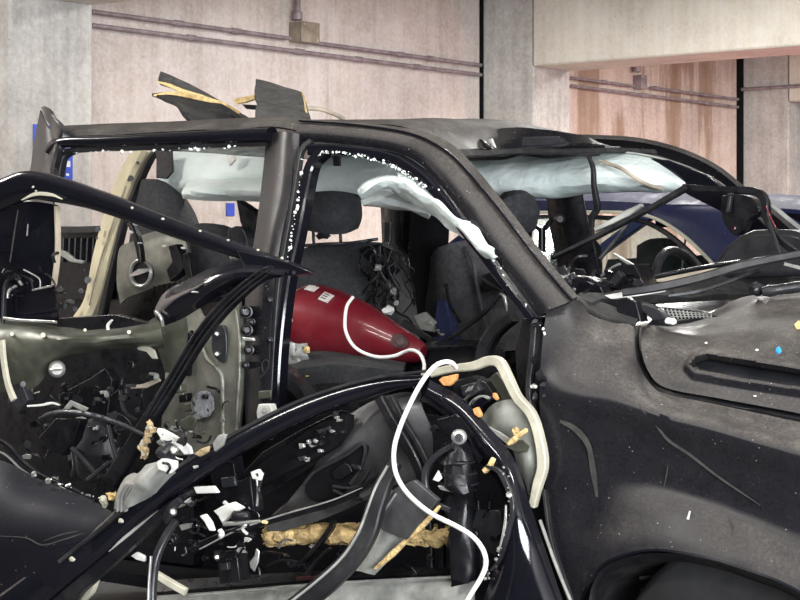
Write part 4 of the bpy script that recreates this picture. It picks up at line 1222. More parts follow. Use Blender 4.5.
bar('torn_bright_edge', [(506, 505, -.135), (505, 525, -.135), (500, 548, -.135)], [1.5, 3, 1.5], .006, 'silver', S)
crumbs('torn_edge_bits', [(498, 460, -.12), (510, 490, -.13), (509, 520, -.13), (498, 558, -.13), (485, 580, -.13)], 26, .009, 'silver', S, 41, .006)
lump('bright_rivet', (509, 495, -.13), (.009, .006, .009), 'white', S, .2, 3, 2)
bar('skin_fold', [(540, 520, -.085), (556, 565, -.095), (572, 604, -.10)], 2, .01, 'greymetal', S)
bar('skin_rear_edge', [(545, 490, -.02), (552, 540, -.05), (572, 605, -.06)], [3, 3, 4], .02, 'rubber', S)

# cream flange and grey sheet at the hinge end
bar('door_flange', [(424, 376, .05), (450, 369, .04), (474, 366, .02), (489, 361, .01), (500, 363, .0), (508, 378, -.01), (518, 398, -.02), (532, 415, -.03), (540, 440, -.035), (543, 465, -.035), (538, 485, -.035), (533, 506, -.03)],
    [7, 8, 8, 9, 10, 10, 9, 9, 9, 10, 9, 7], .025, 'creamgrey', S, n=80)
hs = surf('hinge_sheet', [
    [(482, 420, .0), (492, 408, .0), (506, 400, .0), (520, 398, .0)],
    [(490, 430, -.012), (502, 420, -.02), (516, 412, -.012), (528, 414, -.005)],
    [(503, 440, -.010), (514, 440, -.015), (526, 432, -.010), (535, 428, -.005)],
    [(514, 452, -.015), (524, 456, -.03), (532, 452, -.02), (538, 450, -.005)],
    [(518, 466, -.010), (526, 478, -.02), (533, 480, -.015), (537, 482, -.005)],
    [(528, 488, -.010), (530, 496, -.015), (533, 500, -.01), (535, 502, -.005)],
], 'sheetgrey', S, nu=18, nv=30, thick=.006, crumple=.016, cs=13)
plate('sheet_fold', [(484, 424), (500, 432), (512, 440), (506, 444), (492, 432)], -.045, 'greymetal', S, .004)
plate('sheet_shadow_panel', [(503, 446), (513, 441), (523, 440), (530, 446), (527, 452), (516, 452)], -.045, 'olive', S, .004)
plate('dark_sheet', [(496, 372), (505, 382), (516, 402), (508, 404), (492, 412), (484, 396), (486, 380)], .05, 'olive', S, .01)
for (u, v, s, m_) in ((476, 412, .018, 'orange'), (515, 432, .013, 'foam')):
    plate('foam_chunk', [(u - 4, v - 3), (u + 1, v - 5), (u + 5, v + 3), (u + 3, v + 6), (u - 2, v + 3)], -.065, m_, S, .015)
plate('foam_chunk', [(506, 443), (512, 437), (519, 432), (525, 428), (526, 432), (520, 437), (514, 443), (508, 446)], -.075, 'foam', S, .015)
plate('foam_chunk', [(481, 470), (487, 464), (491, 457), (496, 459), (492, 466), (484, 474)], -.10, 'foam', S, .02)
plate('foam_chunk', [(438, 380), (442, 377), (456, 374), (455, 380), (449, 386), (443, 386)], -.055, 'orange', S, .018)
plate('foam_chunk', [(492, 393), (495, 393), (498, 399), (496, 401), (492, 397)], -.03, 'orange', S, .012)
# black latch mechanism behind
plate('latch_housing', [(452, 382), (470, 376), (486, 382), (496, 398), (484, 408), (478, 420), (466, 412), (456, 398)], .02, 'trim', S, .05)
plate('latch_lever', [(460, 386), (474, 382), (480, 390), (470, 398), (462, 396)], -.005, 'trimgrey', S, .03)
plate('latch_lever', [(472, 402), (482, 396), (490, 400), (480, 408), (472, 410)], -.01, 'gloss', S, .03)
for k in range(3):
    bar('latch_rib', [(466 + 3 * k, 392 - k, -.015), (470 + 3 * k, 387 - k, -.015)], 1.0, .008, 'silver', S)
bar('latch_rod', [(468, 408, -.02), (474, 400, -.02), (482, 396, -.02), (490, 398, -.02)], 2.0, .012, 'greymetal', S)
# inner trim panel of the door with its recesses
dt = surf('door_trim_panel', [
    [(330, 428, -.02), (350, 415, -.02), (372, 402, -.01), (400, 394, .0), (420, 394, .0)],
    [(318, 462, -.05), (340, 446, -.06), (365, 428, -.07), (395, 412, -.06), (424, 410, -.03)],
    [(290, 500, -.06), (312, 482, -.06), (345, 458, -.06), (390, 436, -.06), (432, 430, -.03)],
    [(268, 522, -.05), (300, 510, -.03), (345, 488, -.02), (390, 462, -.02), (434, 456, -.02)],
    [(270, 535, -.04), (305, 525, -.03), (350, 508, -.02), (395, 486, -.02), (430, 480, -.02)],
], 'doortrim', S, nu=40, nv=26, thick=.010, crumple=.004)
plate('pull_recess_shade', [(305, 482), (316, 472), (345, 458), (362, 446), (366, 448), (360, 466), (350, 482), (338, 496), (318, 502), (307, 496)], -.082, 'joint', dt, .02, smooth=50)  # black plate on the trim, painting the shade of the pull recess
tube('recess_lip', [(304, 484, -.085), (316, 471, -.085), (345, 456, -.085), (364, 444, -.085), (362, 466, -.085), (350, 484, -.085)], .006, 'trimgrey', dt)
plate('handle_bracket', [(332, 472), (344, 462), (350, 466), (352, 472), (340, 480), (334, 480)], -.10, 'trim', dt, .03)
plate('handle_bracket', [(350, 464), (360, 466), (361, 471), (353, 469)], -.10, 'trimgrey', dt, .02)
for pts in ([(333, 486, -.10), (350, 488, -.10), (366, 484, -.10)], [(334, 490, -.10), (350, 498, -.11), (362, 500, -.11)], [(350, 494, -.11), (362, 482, -.11), (370, 470, -.11)]):
    bar('handle_rod', pts, 2.4, .012, 'trimgrey', dt)
plate('foil_scrap', [(358, 496), (366, 486), (376, 478), (386, 470), (388, 476), (378, 486), (370, 494), (362, 498)], -.115, 'silver', dt, .006)
plate('switch_recess_shade', [(248, 476), (262, 462), (290, 442), (318, 424), (340, 414), (347, 416), (346, 428), (336, 446), (312, 460), (280, 476), (258, 488)], -.10, 'joint', S, .04)  # black plate painting the shade inside the switch opening
plate('upper_trim_bezel', [(238, 478), (262, 452), (300, 430), (340, 410), (349, 412), (349, 430), (338, 450), (300, 474), (258, 500), (232, 508)], -.055, 'trim', S, .012)
rs = random.Random(22)
for k in range(26):
    t = rs.random()
    u = 300 + t * 40 + rs.uniform(-6, 6); v = 455 - t * 34 + rs.uniform(-8, 8)
    s = rs.uniform(2.0, 4.5)
    kind = rs.choice(['switch_fragment', 'switch_fragment', 'broken_clip'])
    m_ = rs.choice(['trimgrey', 'silver', 'trim', 'greymetal', 'silver'])
    ang = rs.uniform(0, 6.28)
    pts = [(u + s * math.cos(ang + a) * rs.uniform(.6, 1.2), v + s * math.sin(ang + a) * rs.uniform(.4, 1)) for a in (0, 1.4, 2.9, 4.4)]
    plate(kind, pts, -.125 + rs.uniform(-.01, .01), m_, S, rs.uniform(.006, .02), bev=.0015)
# trim carrier edge sweeping from the lower left up to the pull
bar('trim_lower_edge', [(190, 552, -.20), (212, 540, -.19), (255, 525, -.17), (300, 512, -.15), (345, 498, -.14), (390, 470, -.12)], [6, 8, 8, 8, 7, 4], .03, 'trim', S)
bar('trim_edge_bright', [(200, 549, -.215), (240, 529, -.205), (285, 514, -.18), (330, 501, -.165), (362, 488, -.15)], [1, 1.6, 1.6, 1.5, .7], .008, 'greymetal', S)
# foam beam, diagonal cover, black drooping weatherstrip
fb = surf('foam_beam', [
    [(264, 528, .02), (300, 526, .02), (350, 527, .02), (400, 528, .02), (452, 530, .02)],
    [(264, 536, -.04), (300, 535, -.05), (350, 535, -.05), (400, 536, -.05), (452, 537, -.04)],
    [(266, 544, -.02), (300, 543, -.02), (350, 542, -.02), (400, 543, -.02), (452, 544, -.02)],
], 'foam', S, nu=110, nv=16, thick=.02, crumple=.016, cs=38)
dg = surf('pale_crash_cover', [
    [(392, 490, -.10), (385, 505, -.10), (374, 525, -.10), (362, 548, -.10), (350, 570, -.10)],
    [(412, 492, -.14), (402, 510, -.14), (390, 530, -.14), (378, 550, -.14), (364, 572, -.14)],
    [(436, 503, -.11), (424, 520, -.11), (408, 538, -.11), (392, 556, -.11), (374, 574, -.11)],
], 'greymetal', S, nu=24, nv=12, thick=.008)
plate('cover_dark_sleeve', [(394, 488), (414, 480), (438, 500), (406, 540), (382, 530), (376, 522)], -.165, 'doortrim', dg, .02)
bar('cover_foam_edge', [(440, 506, -.15), (424, 524, -.15), (405, 542, -.15), (388, 558, -.15), (376, 568, -.15)], [2, 5, 3.5, 6, 3], .015, 'foam', dg)
bar('cover_bright_edge', [(376, 520, -.17), (386, 508, -.17), (396, 494, -.17)], 1.6, .008, 'silver', dg)
bar('drooping_weatherstrip', [(396, 462, -.16), (385, 482, -.18), (376, 506, -.20), (368, 532, -.22), (352, 558, -.24), (328, 582, -.26), (290, 612, -.28)], [12, 18, 20, 20, 21, 22, 22], .03, 'rubber', S, n=60)
bar('weatherstrip_lip', [(388, 466, -.185), (376, 488, -.20), (367, 512, -.22), (358, 534, -.24), (342, 558, -.26), (316, 582, -.28), (278, 612, -.30)], 2.2, .012, 'greymetal', S, n=60)
bar('bent_strap', [(380, 398, -.10), (392, 420, -.10), (408, 446, -.10), (420, 470, -.10), (424, 490, -.10)], [10, 10, 11, 10, 8], .025, 'trim', S)
bar('bent_strap', [(392, 396, -.09), (404, 420, -.09), (420, 446, -.09), (430, 466, -.09)], [4, 5, 5, 4], .02, 'rubber', S)
# black boot / damper body
dp = lathe('harness_boot', (456, 438, -.10), (464, 582, -.10), [(0, .02), (.03, .034), (.10, .044), (.16, .048), (.165, .042), (.24, .046), (.30, .052), (.36, .050), (.37, .044), (.46, .040), (.48, .035), (.60, .036), (.7, .037), (.8, .033), (.9, .036), (1, .03)], 'trim', S, 26, .022, 0, 30)
for t in (.18, .27, .35, .40):
    c0, c1 = P(456, 438, -.10), P(464, 566, -.10)
    p = c0.lerp(c1, t)
    rr = {.18: .047, .27: .051, .35: .054, .40: .046}[t]
    lathe('boot_rib', p + L(0, 0, .004), p - L(0, 0, .006), [(0, rr * .9), (.3, rr * 1.06), (.7, rr * 1.06), (1, rr * .9)], 'rubber', dp, 22)
lathe('boot_eye', (459, 437, -.165), (459, 437, -.14), [(0, .012), (.2, .02), (1, .022)], 'silver', dp, 16)
lathe('boot_eye_hole', (459, 438, -.17), (459, 438, -.15), [(0, .012), (1, .012)], 'trim', dp, 14)
plate('boot_mount', [(436, 420), (456, 414), (478, 430), (486, 452), (478, 466), (468, 440), (446, 436)], -.075, 'trim', S, .06)
bar('boot_guard', [(452, 446, -.14), (436, 456, -.14), (426, 470, -.14), (426, 488, -.14), (434, 502, -.14), (450, 510, -.14)], [5, 5, 6, 6, 5, 5], .015, 'trimgrey', S)
plate('bright_tag', [(437, 486), (449, 484), (450, 492), (440, 490)], -.15, 'silver', S, .005)
plate('bright_tag', [(432, 480), (438, 470), (442, 478), (438, 482)], -.15, 'white', S, .005)
plate('inner_wing_plate', [(476, 510), (500, 510), (502, 530), (496, 556), (480, 548), (470, 530)], -.04, 'trimgrey', S, .02)
lathe('plate_grommet', (475, 534, -.06), (475, 534, -.04), [(0, .008), (.5, .013), (1, .014)], 'trim', S, 12)
for (u, w) in ((428, 7), (440, 5), (478, 5)):
    bar('inner_upright', [(u, 500, -.02), (u + 2, 540, -.02), (u + 3, 575, -.02)], w, .02, 'trim', S)
# rocker: dusty sill plate along the bottom
surf('rocker_panel', [
    [(150, 583, -.02), (230, 578, -.02), (310, 573, -.02), (400, 570, -.02), (476, 568, -.02)],
    [(150, 594, -.05), (230, 588, -.05), (310, 582, -.05), (400, 577, -.05), (476, 573, -.05)],
], 'trim', S, nu=24, nv=5, thick=.015)
rk = surf('sill_plate', [
    [(150, 597, -.06), (230, 591, -.06), (310, 584, -.06), (400, 579, -.06), (474, 575, -.06)],
    [(150, 625, -.09), (230, 618, -.09), (310, 612, -.09), (400, 607, -.09), (474, 604, -.09)],
    [(150, 680, -.06), (230, 672, -.06), (310, 668, -.06), (400, 664, -.06), (474, 660, -.06)],
], 'greymetal', S, nu=24, nv=10, thick=.012)
bar('sill_bright_lip', [(190, 596, -.085), (260, 590, -.085), (330, 583, -.085), (400, 579, -.085), (468, 576, -.085)], 1.8, .01, 'silver', rk)
plate('red_reflector', [(296, 577), (318, 575), (318, 579), (296, 581)], -.075, 'darkred', rk, .006)
for pts, w in (([(268, 566, -.06), (284, 560, -.07), (300, 562, -.06)], 3), ([(300, 566, -.06), (316, 548, -.07), (330, 530, -.08), (334, 521, -.08)], 5), ([(330, 548, -.10), (318, 560, -.10), (306, 574, -.10)], 2.5), ([(250, 560, -.05), (266, 552, -.06), (290, 556, -.06)], 2)):
    bar('inner_strut', pts, w, .02, 'trim', S)

# ------------------------------------------------------------------ torn rear door and blown-out flank on the left
wf = bar('window_frame_beam', [(-20, 205, -.34), (8, 192, -.34), (30, 185, -.34), (60, 190, -.34), (100, 201, -.33), (150, 219, -.32), (205, 239, -.31), (260, 258, -.30), (308, 273, -.29)],
    [36, 34, 30, 23, 21, 19, 17, 14, 4], .06, 'gloss', S, n=70, oval=True)
for (u, v) in ((33, 187), (36, 191), (132, 208), (163, 219), (200, 231), (228, 240), (258, 250), (282, 258)):
    lump('dust_fleck', (u, v, -.372), (.006, .003, .004), 'creamgrey', wf, .3, u, 1)
bar('frame_foil', [(22, 200, -.375), (36, 194, -.375), (52, 195, -.375), (62, 199, -.375)], [1, 4, 4, 1], .006, 'creamgrey', wf)
plate('frame_tip', [(236, 250), (262, 256), (290, 263), (313, 273), (290, 276), (262, 272), (244, 266)], -.345, 'gloss', S, .03)
fin = surf('torn_fin', [
    [(290, 270, -.33), (250, 264, -.33), (216, 268, -.33), (190, 280, -.33), (166, 293, -.33), (155, 312, -.33)],
    [(285, 274, -.37), (250, 274, -.38), (218, 280, -.38), (192, 294, -.37), (174, 304, -.36), (158, 318, -.34)],
    [(275, 277, -.34), (252, 282, -.34), (226, 292, -.34), (202, 306, -.34), (182, 318, -.33), (164, 325, -.32)],
], 'gloss', S, nu=36, nv=12, thick=.010)
bar('fin_edge', [(156, 311, -.36), (161, 318, -.36), (163, 326, -.35)], [2, 3, 2], .01, 'silver', fin)
lump('fin_fleck', (195, 292, -.395), (.014, .003, .003), 'silver', fin, .2, 2, 2)
st = bar('diagonal_frame', [(272, 270, -.36), (250, 284, -.36), (224, 308, -.36), (200, 338, -.35), (172, 384, -.34), (140, 436, -.32), (112, 482, -.30)], [10, 14, 15, 15, 16, 18, 20], .03, 'trim', S, n=60)
for off, w_ in ((-4, 1.3), (0, 1.0), (4, 1.3)):
    bar('frame_groove', [(268 + off, 270 + off * .5, -.385), (247 + off, 285 + off * .6, -.385), (221 + off, 309 + off * .6, -.385), (197 + off, 339 + off * .6, -.375), (169 + off, 385 + off * .5, -.365), (150 + off, 416, -.355)], w_ * .8, .008, 'trimgrey', st, n=40)
# big black quarter panel behind, at the left edge
qp = surf('quarter_outer_panel', [
    [(-30, 215, -.20), (0, 205, -.20), (24, 202, -.20), (58, 206, -.18)],
    [(-30, 250, -.22), (0, 245, -.22), (26, 240, -.21), (57, 240, -.18)],
    [(-30, 290, -.20), (0, 285, -.20), (26, 282, -.20), (56, 280, -.18)],
    [(-30, 330, -.18), (0, 328, -.18), (26, 326, -.18), (58, 322, -.16)],
], 'gloss', S, nu=26, nv=24, thick=.008, crumple=.012, cs=7)
bar('quarter_edge_strip', [(57, 206, -.19), (58, 240, -.19), (57, 262, -.19), (54, 285, -.19)], 3.5, .02, 'beige', qp)
bar('quarter_crease', [(18, 210, -.235), (14, 235, -.24), (10, 262, -.235)], [.5, 1.5, 1], .004, 'dust_glint_mark', qp)
bar('quarter_crease', [(28, 224, -.235), (27, 236, -.24)], [.6, 1.2], .004, 'greymetal', qp)
bar('broken_rim', [(3, 325, -.22), (4, 300, -.22), (6, 284, -.22), (14, 276, -.22)], [3, 4, 4, 2], .015, 'trimgrey', S)
for pts, w in (([(8, 298, -.23), (9, 291, -.23), (16, 286, -.23)], 2.5), ([(14, 275, -.23), (19, 281, -.23), (22, 285, -.23)], 2), ([(33, 290, -.23), (42, 288, -.23), (51, 286, -.23)], 2), ([(4, 318, -.23), (18, 320, -.23), (36, 321, -.23), (56, 322, -.23)], 3)):
    bar('torn_bright_edge', pts, w, .01, 'silver', S)
# grey-green torn rail
og = surf('torn_inner_rail', [
    [(-20, 318, -.20), (10, 321, -.20), (40, 325, -.20), (70, 329, -.20), (100, 331, -.20), (130, 328, -.20), (160, 322, -.20)],
    [(-20, 336, -.27), (10, 336, -.27), (40, 336, -.27), (70, 337, -.27), (100, 338, -.26), (130, 335, -.26), (162, 331, -.24)],
    [(-20, 362, -.28), (10, 360, -.28), (36, 352, -.28), (66, 345, -.27), (100, 344, -.26), (130, 342, -.26), (163, 340, -.24)],
    [(-20, 392, -.22), (10, 392, -.22), (36, 386, -.22), (56, 360, -.21), (90, 350, -.21), (130, 347, -.21), (164, 346, -.20)],
], 'olive', S, nu=50, nv=20, thick=.008, crumple=.006, cs=10)
for (u, v, r) in ((12, 334, .006), (43, 335, .008), (23, 384, .009), (129, 332, .006), (85, 330, .005)):
    lathe('rail_hole', (u, v, -.30), (u, v, -.26), [(0, r), (1, r)], 'trim' if r > .0085 else 'creamgrey', og, 10)
surf('olive_gusset', [
    [(150, 322, -.14), (165, 312, -.14), (180, 300, -.14)],
    [(158, 345, -.16), (172, 340, -.16), (188, 330, -.15)],
    [(166, 372, -.14), (176, 372, -.14), (184, 364, -.13)],
], 'olive', S, nu=14, nv=12, thick=.008, crumple=.008)
plate('cream_scrap', [(137, 347), (146, 345), (154, 350), (157, 359), (152, 359), (146, 352), (137, 350)], -.22, 'creamgrey', S, .008)
cap = lathe('silver_cap', (57, 369, -.26), (57, 369, -.22), [(0, .018), (.25, .024), (1, .027)], 'greymetal', S, 22)
bar('cap_grip', [(51, 370, -.272), (63, 369, -.272)], 3, .012, 'silver', cap)
bar('grey_flange', [(2, 340, -.30), (4, 362, -.30), (8, 384, -.30), (14, 400, -.30)], [7, 7, 7, 8], .012, 'creamgrey', S)
tube('bent_hose', [(40, 419, -.30), (50, 414, -.30), (70, 412, -.31), (95, 416, -.32), (120, 424, -.33), (138, 432, -.34), (152, 439, -.35)], [.006, .009, .009, .009, .009, .008, .007], 'trimgrey', S, n=50)
# dark plate added across the rear flank so its hollow reads as shade
plate('flank_dark_backing', [L(-2.2, .28, .45), L(-1.0, .28, .45), L(-1.0, .28, 1.22), L(-1.35, .28, 1.28), L(-2.2, .28, 1.22)], 0, 'trim', S, .03)
plate('wheelhouse_panel', [(58, 395), (90, 378), (105, 368), (112, 380), (105, 430), (110, 480), (70, 480)], .02, 'trim', S, .04)
lump('wheelhouse_dome', (95, 452, -.02), (.09, .05, .10), 'trimgrey', S, .15, 6, 3)
plate('torn_bracket', [(8, 380), (20, 378), (28, 400), (20, 410), (8, 402)], -.24, 'trimgrey', S, .03)
plate('torn_bracket', [(38, 438), (56, 418), (80, 420), (74, 440), (62, 456), (48, 450)], -.16, 'trim', S, .04)
plate('torn_tab', [(60, 412), (70, 400), (88, 408), (84, 413), (72, 406), (66, 412)], -.24, 'greymetal', S, .006)
bar('torn_bright_edge', [(28, 406, -.25), (42, 405, -.25), (52, 403, -.25), (59, 405, -.25)], [2, 2.4, 3, 1], .01, 'white', S)
bar('torn_bright_edge', [(108, 398 - 68, -.26), (108, 325, -.26), (112, 320, -.26)], [3, 3, 1.5], .008, 'white', S)
for pts, w in (([(108, 425, -.2), (113, 446, -.2), (118, 462, -.2)], 3), ([(72, 448, -.22), (84, 460, -.22), (96, 474, -.22)], 4), ([(88, 480, -.28), (98, 472, -.28), (110, 462, -.28)], 4), ([(72, 452, -.2), (74, 466, -.2), (72, 476, -.2)], 2), ([(120, 390, -.1), (124, 410, -.1), (136, 420, -.1)], 2)):
    bar('hanging_strip', pts, w, .015, 'trimgrey', S)
plate('beige_strip', [(127, 386), (142, 384), (158, 378), (160, 381), (146, 388), (130, 389)], -.05, 'beige', S, .01)

# latch mechanism: grey lump, bright straps, tan shreds
mech = surf('latch_mechanism', [
    [(116, 510, -.40), (118, 494, -.40), (126, 484, -.40), (134, 478, -.40)],
    [(124, 512, -.46), (128, 494, -.47), (138, 478, -.47), (148, 466, -.45)],
    [(140, 504, -.46), (146, 488, -.48), (156, 474, -.48), (166, 464, -.46)],
    [(152, 496, -.40), (158, 486, -.42), (168, 476, -.42), (176, 470, -.40)],
], 'greymetal', S, nu=22, nv=18, thick=.008, crumple=.015, cs=16)
for k in range(3):
    bar('mechanism_rib', [(118 + 4 * k, 511, -.455), (119 + 4 * k, 496, -.47), (126 + 4 * k, 484, -.475)], 2.2, .012, 'silver', mech)
plate('bright_strap', [(157, 428), (163, 429), (172, 434), (182, 440), (190, 447), (192, 454), (184, 455), (176, 446), (166, 441), (163, 446), (158, 444), (160, 438), (156, 432)], -.45, 'white', S, .01)
plate('bright_strap', [(156, 462), (162, 458), (176, 461), (176, 468), (170, 474), (158, 470)], -.50, 'white', S, .012)
tube('strap_hook', [(163, 463, -.515), (168, 464, -.52), (170, 468, -.52), (167, 473, -.515)], .004, 'trim', S)
lump('mechanism_motor', (168, 452, -.47), (.028, .03, .026), 'trimgrey', S, .3, 7, 3)
lathe('motor_boss', (174, 450, -.51), (174, 450, -.47), [(0, .006), (.2, .011), (1, .013)], 'silver', S, 12)
for k in range(14):
    rr = random.Random(60 + k)
    u, v = 150 - k * .9 + rr.uniform(-2, 4), 425 + k * 3.2 + rr.uniform(-2, 2)
    if k > 10:
        u, v = 108 + rr.uniform(-4, 8), 497 + rr.uniform(-4, 4)
    lump('tan_shred', (u, v, -.40), (rr.uniform(.006, .013), .01, rr.uniform(.008, .018)), rr.choice(['tan', 'foam', 'creamgrey', 'tan']), S, .7, k, 2, 2.4)
plate('pale_lever', [(212, 443), (218, 435), (226, 434), (222, 446), (214, 452)], -.33, 'greymetal', S, .012)
plate('foam_chunk', [(193, 454), (200, 449), (208, 446), (207, 452), (199, 457)], -.37, 'tan', S, .014)
plate('flank_tab', [(180, 420), (190, 415), (196, 420), (192, 430), (182, 430)], -.2, 'olive', S, .01)
# white fragments below the beam
plate('white_fragment', [(178, 498), (188, 491), (190, 497), (184, 503)], -.30, 'white', S, .012)
plate('white_fragment', [(193, 487), (213, 486), (218, 493), (196, 494)], -.31, 'white', S, .014)
plate('white_fragment', [(213, 511), (222, 506), (233, 502), (243, 508), (230, 516), (222, 524), (218, 516)], -.33, 'white', S, .016)
plate('white_fragment', [(199, 516), (205, 514), (211, 522), (214, 531), (209, 531), (204, 522)], -.33, 'white', S, .012)
plate('white_fragment', [(130, 556), (136, 552), (144, 556), (144, 562), (136, 560)], -.36, 'white', S, .012)
lathe('dark_plug', (232, 516, -.36), (250, 516, -.34), [(0, .010), (.1, .015), (.9, .013), (1, .008)], 'trim', S, 14)
tube('grey_lead', [(224, 524, -.35), (240, 523, -.35), (260, 521, -.34)], [.007, .006, .004], 'greymetal', S)
lump('foam_fleck', (265, 522, -.33), (.010, .006, .005), 'foam', S, .4, 2, 2)
bar('bent_bracket', [(166, 520, -.34), (172, 508, -.35), (180, 500, -.35)], [10, 9, 6], .02, 'trimgrey', S)
lathe('bracket_bolt', (173, 512, -.375), (173, 512, -.35), [(0, .006), (.3, .010), (1, .012)], 'silver', S, 12)
bar('upright_strip', [(176, 520, -.33), (164, 540, -.35), (156, 560, -.37), (153, 584, -.38), (152, 615, -.39)], [7, 8, 8, 8, 8], .02, 'trimgrey', S, n=36)
bar('upright_bright_edge', [(151, 556, -.39), (149, 584, -.395), (148, 612, -.40)], 2, .008, 'silver', S)
bar('pale_strut', [(156, 574, -.30), (172, 584, -.29), (186, 592, -.28)], [7, 8, 8], .02, 'creamgrey', S)
bar('pale_strut', [(84, 600, -.40), (92, 590, -.40), (97, 580, -.40)], [4, 7, 3], .02, 'creamgrey', S)
for pts in ([(198, 550, -.26), (218, 556, -.25), (222, 572, -.24), (238, 576, -.24)],):
    plate('relay_box', [(216, 552), (236, 550), (240, 582), (220, 584)], -.20, 'trim', S, .05)
    lathe('relay_stud', (217, 557, -.24), (217, 557, -.20), [(0, .005), (.4, .009), (1, .010)], 'silver', S, 10)
    plate('relay_lid', [(219, 564), (227, 562), (228, 570), (220, 571)], -.215, 'trimgrey', S, .02)
plate('foil_scrap', [(249, 562), (254, 556), (256, 548), (259, 552), (258, 562), (254, 572), (250, 568)], -.22, 'silver', S, .006)
plate('module_box', [(208, 462), (232, 456), (236, 482), (250, 476), (254, 512), (216, 500)], -.20, 'trim', S, .05)
plate('module_label', [(220, 478), (234, 476), (236, 486), (222, 488)], -.215, 'trimgrey', S, .012)
plate('white_clip', [(250, 472), (258, 469), (262, 474), (260, 481), (252, 479)], -.24, 'white', S, .012)
bar('thin_lead', [(257, 478, -.235), (258, 492, -.235), (257, 506, -.235)], 1.8, .008, 'silver', S)

# loose scraps wedged among the torn panels
rc = random.Random(77)
def scrap_field(u0, v0, u1, v1, n, b0, b1, mats, smin, smax):
    for k in range(n):
        u, v = rc.uniform(u0, u1), rc.uniform(v0, v1)
        b = rc.uniform(b0, b1)
        m_ = rc.choice(mats)
        t = rc.random()
        ang = rc.uniform(0, 6.28)
        s = rc.uniform(smin, smax)
        if t < .4:
            pts = [(u + s * math.cos(ang + a) * rc.uniform(.5, 1.2), v + s * math.sin(ang + a) * rc.uniform(.35, 1.0), b + rc.uniform(-.015, .015)) for a in (0, 1.2, 2.6, 3.9, 5.1)]
            plate('metal_shard', pts, b, m_, S, rc.uniform(.003, .012), bev=.001)
        elif t < .7:
            pts = [(u, v, b)]
            x, y = u, v
            for j in range(3):
                x += s * 1.3 * math.cos(ang) ; y += s * 1.3 * math.sin(ang); ang += rc.uniform(-.9, .9)
                pts.append((x, y, b + rc.uniform(-.02, .02)))
            tube('loose_wire', pts, rc.uniform(.002, .0045), m_, S, sides=6)
        else:
            pts = [(u, v, b), (u + s * math.cos(ang), v + s * math.sin(ang), b), (u + s * math.cos(ang) + s * .8 * math.cos(ang + 1.3), v + s * math.sin(ang) + s * .8 * math.sin(ang + 1.3), b - .01)]
            bar('bent_clip', pts, rc.uniform(1.5, 4), rc.uniform(.006, .02), m_, S)
DK = ['trim', 'trimgrey', 'trim', 'gloss', 'gloss', 'trimgrey', 'trim', 'gloss', 'trim', 'greymetal', 'rubber']
LT = ['trimgrey', 'silver', 'greymetal', 'trim', 'white', 'trim']
scrap_field(10, 385, 140, 480, 70, -.14, 0.0, DK + ['silver'], 2.5, 7)
scrap_field(5, 255, 65, 318, 14, -.245, -.225, DK + ['silver'], 3, 8)
scrap_field(170, 490, 262, 570, 50, -.28, -.16, DK + ['white'], 2.5, 7)
scrap_field(260, 545, 430, 572, 16, -.10, -.05, DK, 2.5, 7)
scrap_field(420, 395, 500, 480, 18, -.06, -.03, DK, 3, 8)
scrap_field(155, 425, 200, 470, 16, -.50, -.44, LT, 2, 6)
scrap_field(180, 380, 232, 440, 10, .03, .06, ['olive', 'trim', 'greymetal'], 3, 6)
scrap_field(560, 268, 650, 300, 16, .35, .6, DK, 3, 8)
scrap_field(440, 505, 500, 570, 10, -.06, -.03, DK, 3, 8)
scrap_field(100, 345, 160, 420, 12, -.10, .1, DK, 2.5, 7)
scrap_field(395, 320, 445, 350, 10, .85, 1.0, LT, 2, 6)

# wheels (hidden by body and frame edge, they carry the car)
def wheel(c, parent, r=.37, w=.25):
    e = empty('wheel', c)
    e.parent = parent
    lathe('tyre', L(0, -w / 2, 0), L(0, w / 2, 0), [(0, r * .66), (.0, r * .92), (.08, r * .985), (.2, r), (.8, r), (.92, r * .985), (1, r * .92), (1, r * .66)], 'tyre', e, 36)
    lathe('rim', L(0, -w / 2 - .004, 0), L(0, w / 2 + .004, 0), [(0, r * .2), (.02, r * .62), (.06, r * .67), (.94, r * .67), (1, r * .6)], 'greymetal', e, 30)
for a, b in ((1.02, .20), (1.02, 1.70), (-2.0, .30), (-2.0, 1.70)):
    wheel(L(a, b, .37), S)

# ------------------------------------------------------------------ loose things in and on the SUV
def world_root(name, p):
    """Empty at a point given in SUV coordinates, turned like the SUV"""
    w = Vector((ORG[0] + p.x * FX + p.y * LX, ORG[1] + p.x * FY + p.y * LY, p.z))
    return empty(name, w, -TH)

def loose(o):
    """put an object built in SUV coordinates at top level: its origin moves to its own middle"""
    me = o.data
    c = sum((v.co for v in me.vertices), Vector()) / len(me.vertices)
    for v in me.vertices:
        v.co -= c
    o.location = (ORG[0] + c.x * FX + c.y * LX, ORG[1] + c.x * FY + c.y * LY, c.z)
    o.rotation_euler = (0, 0, -TH)
    return o

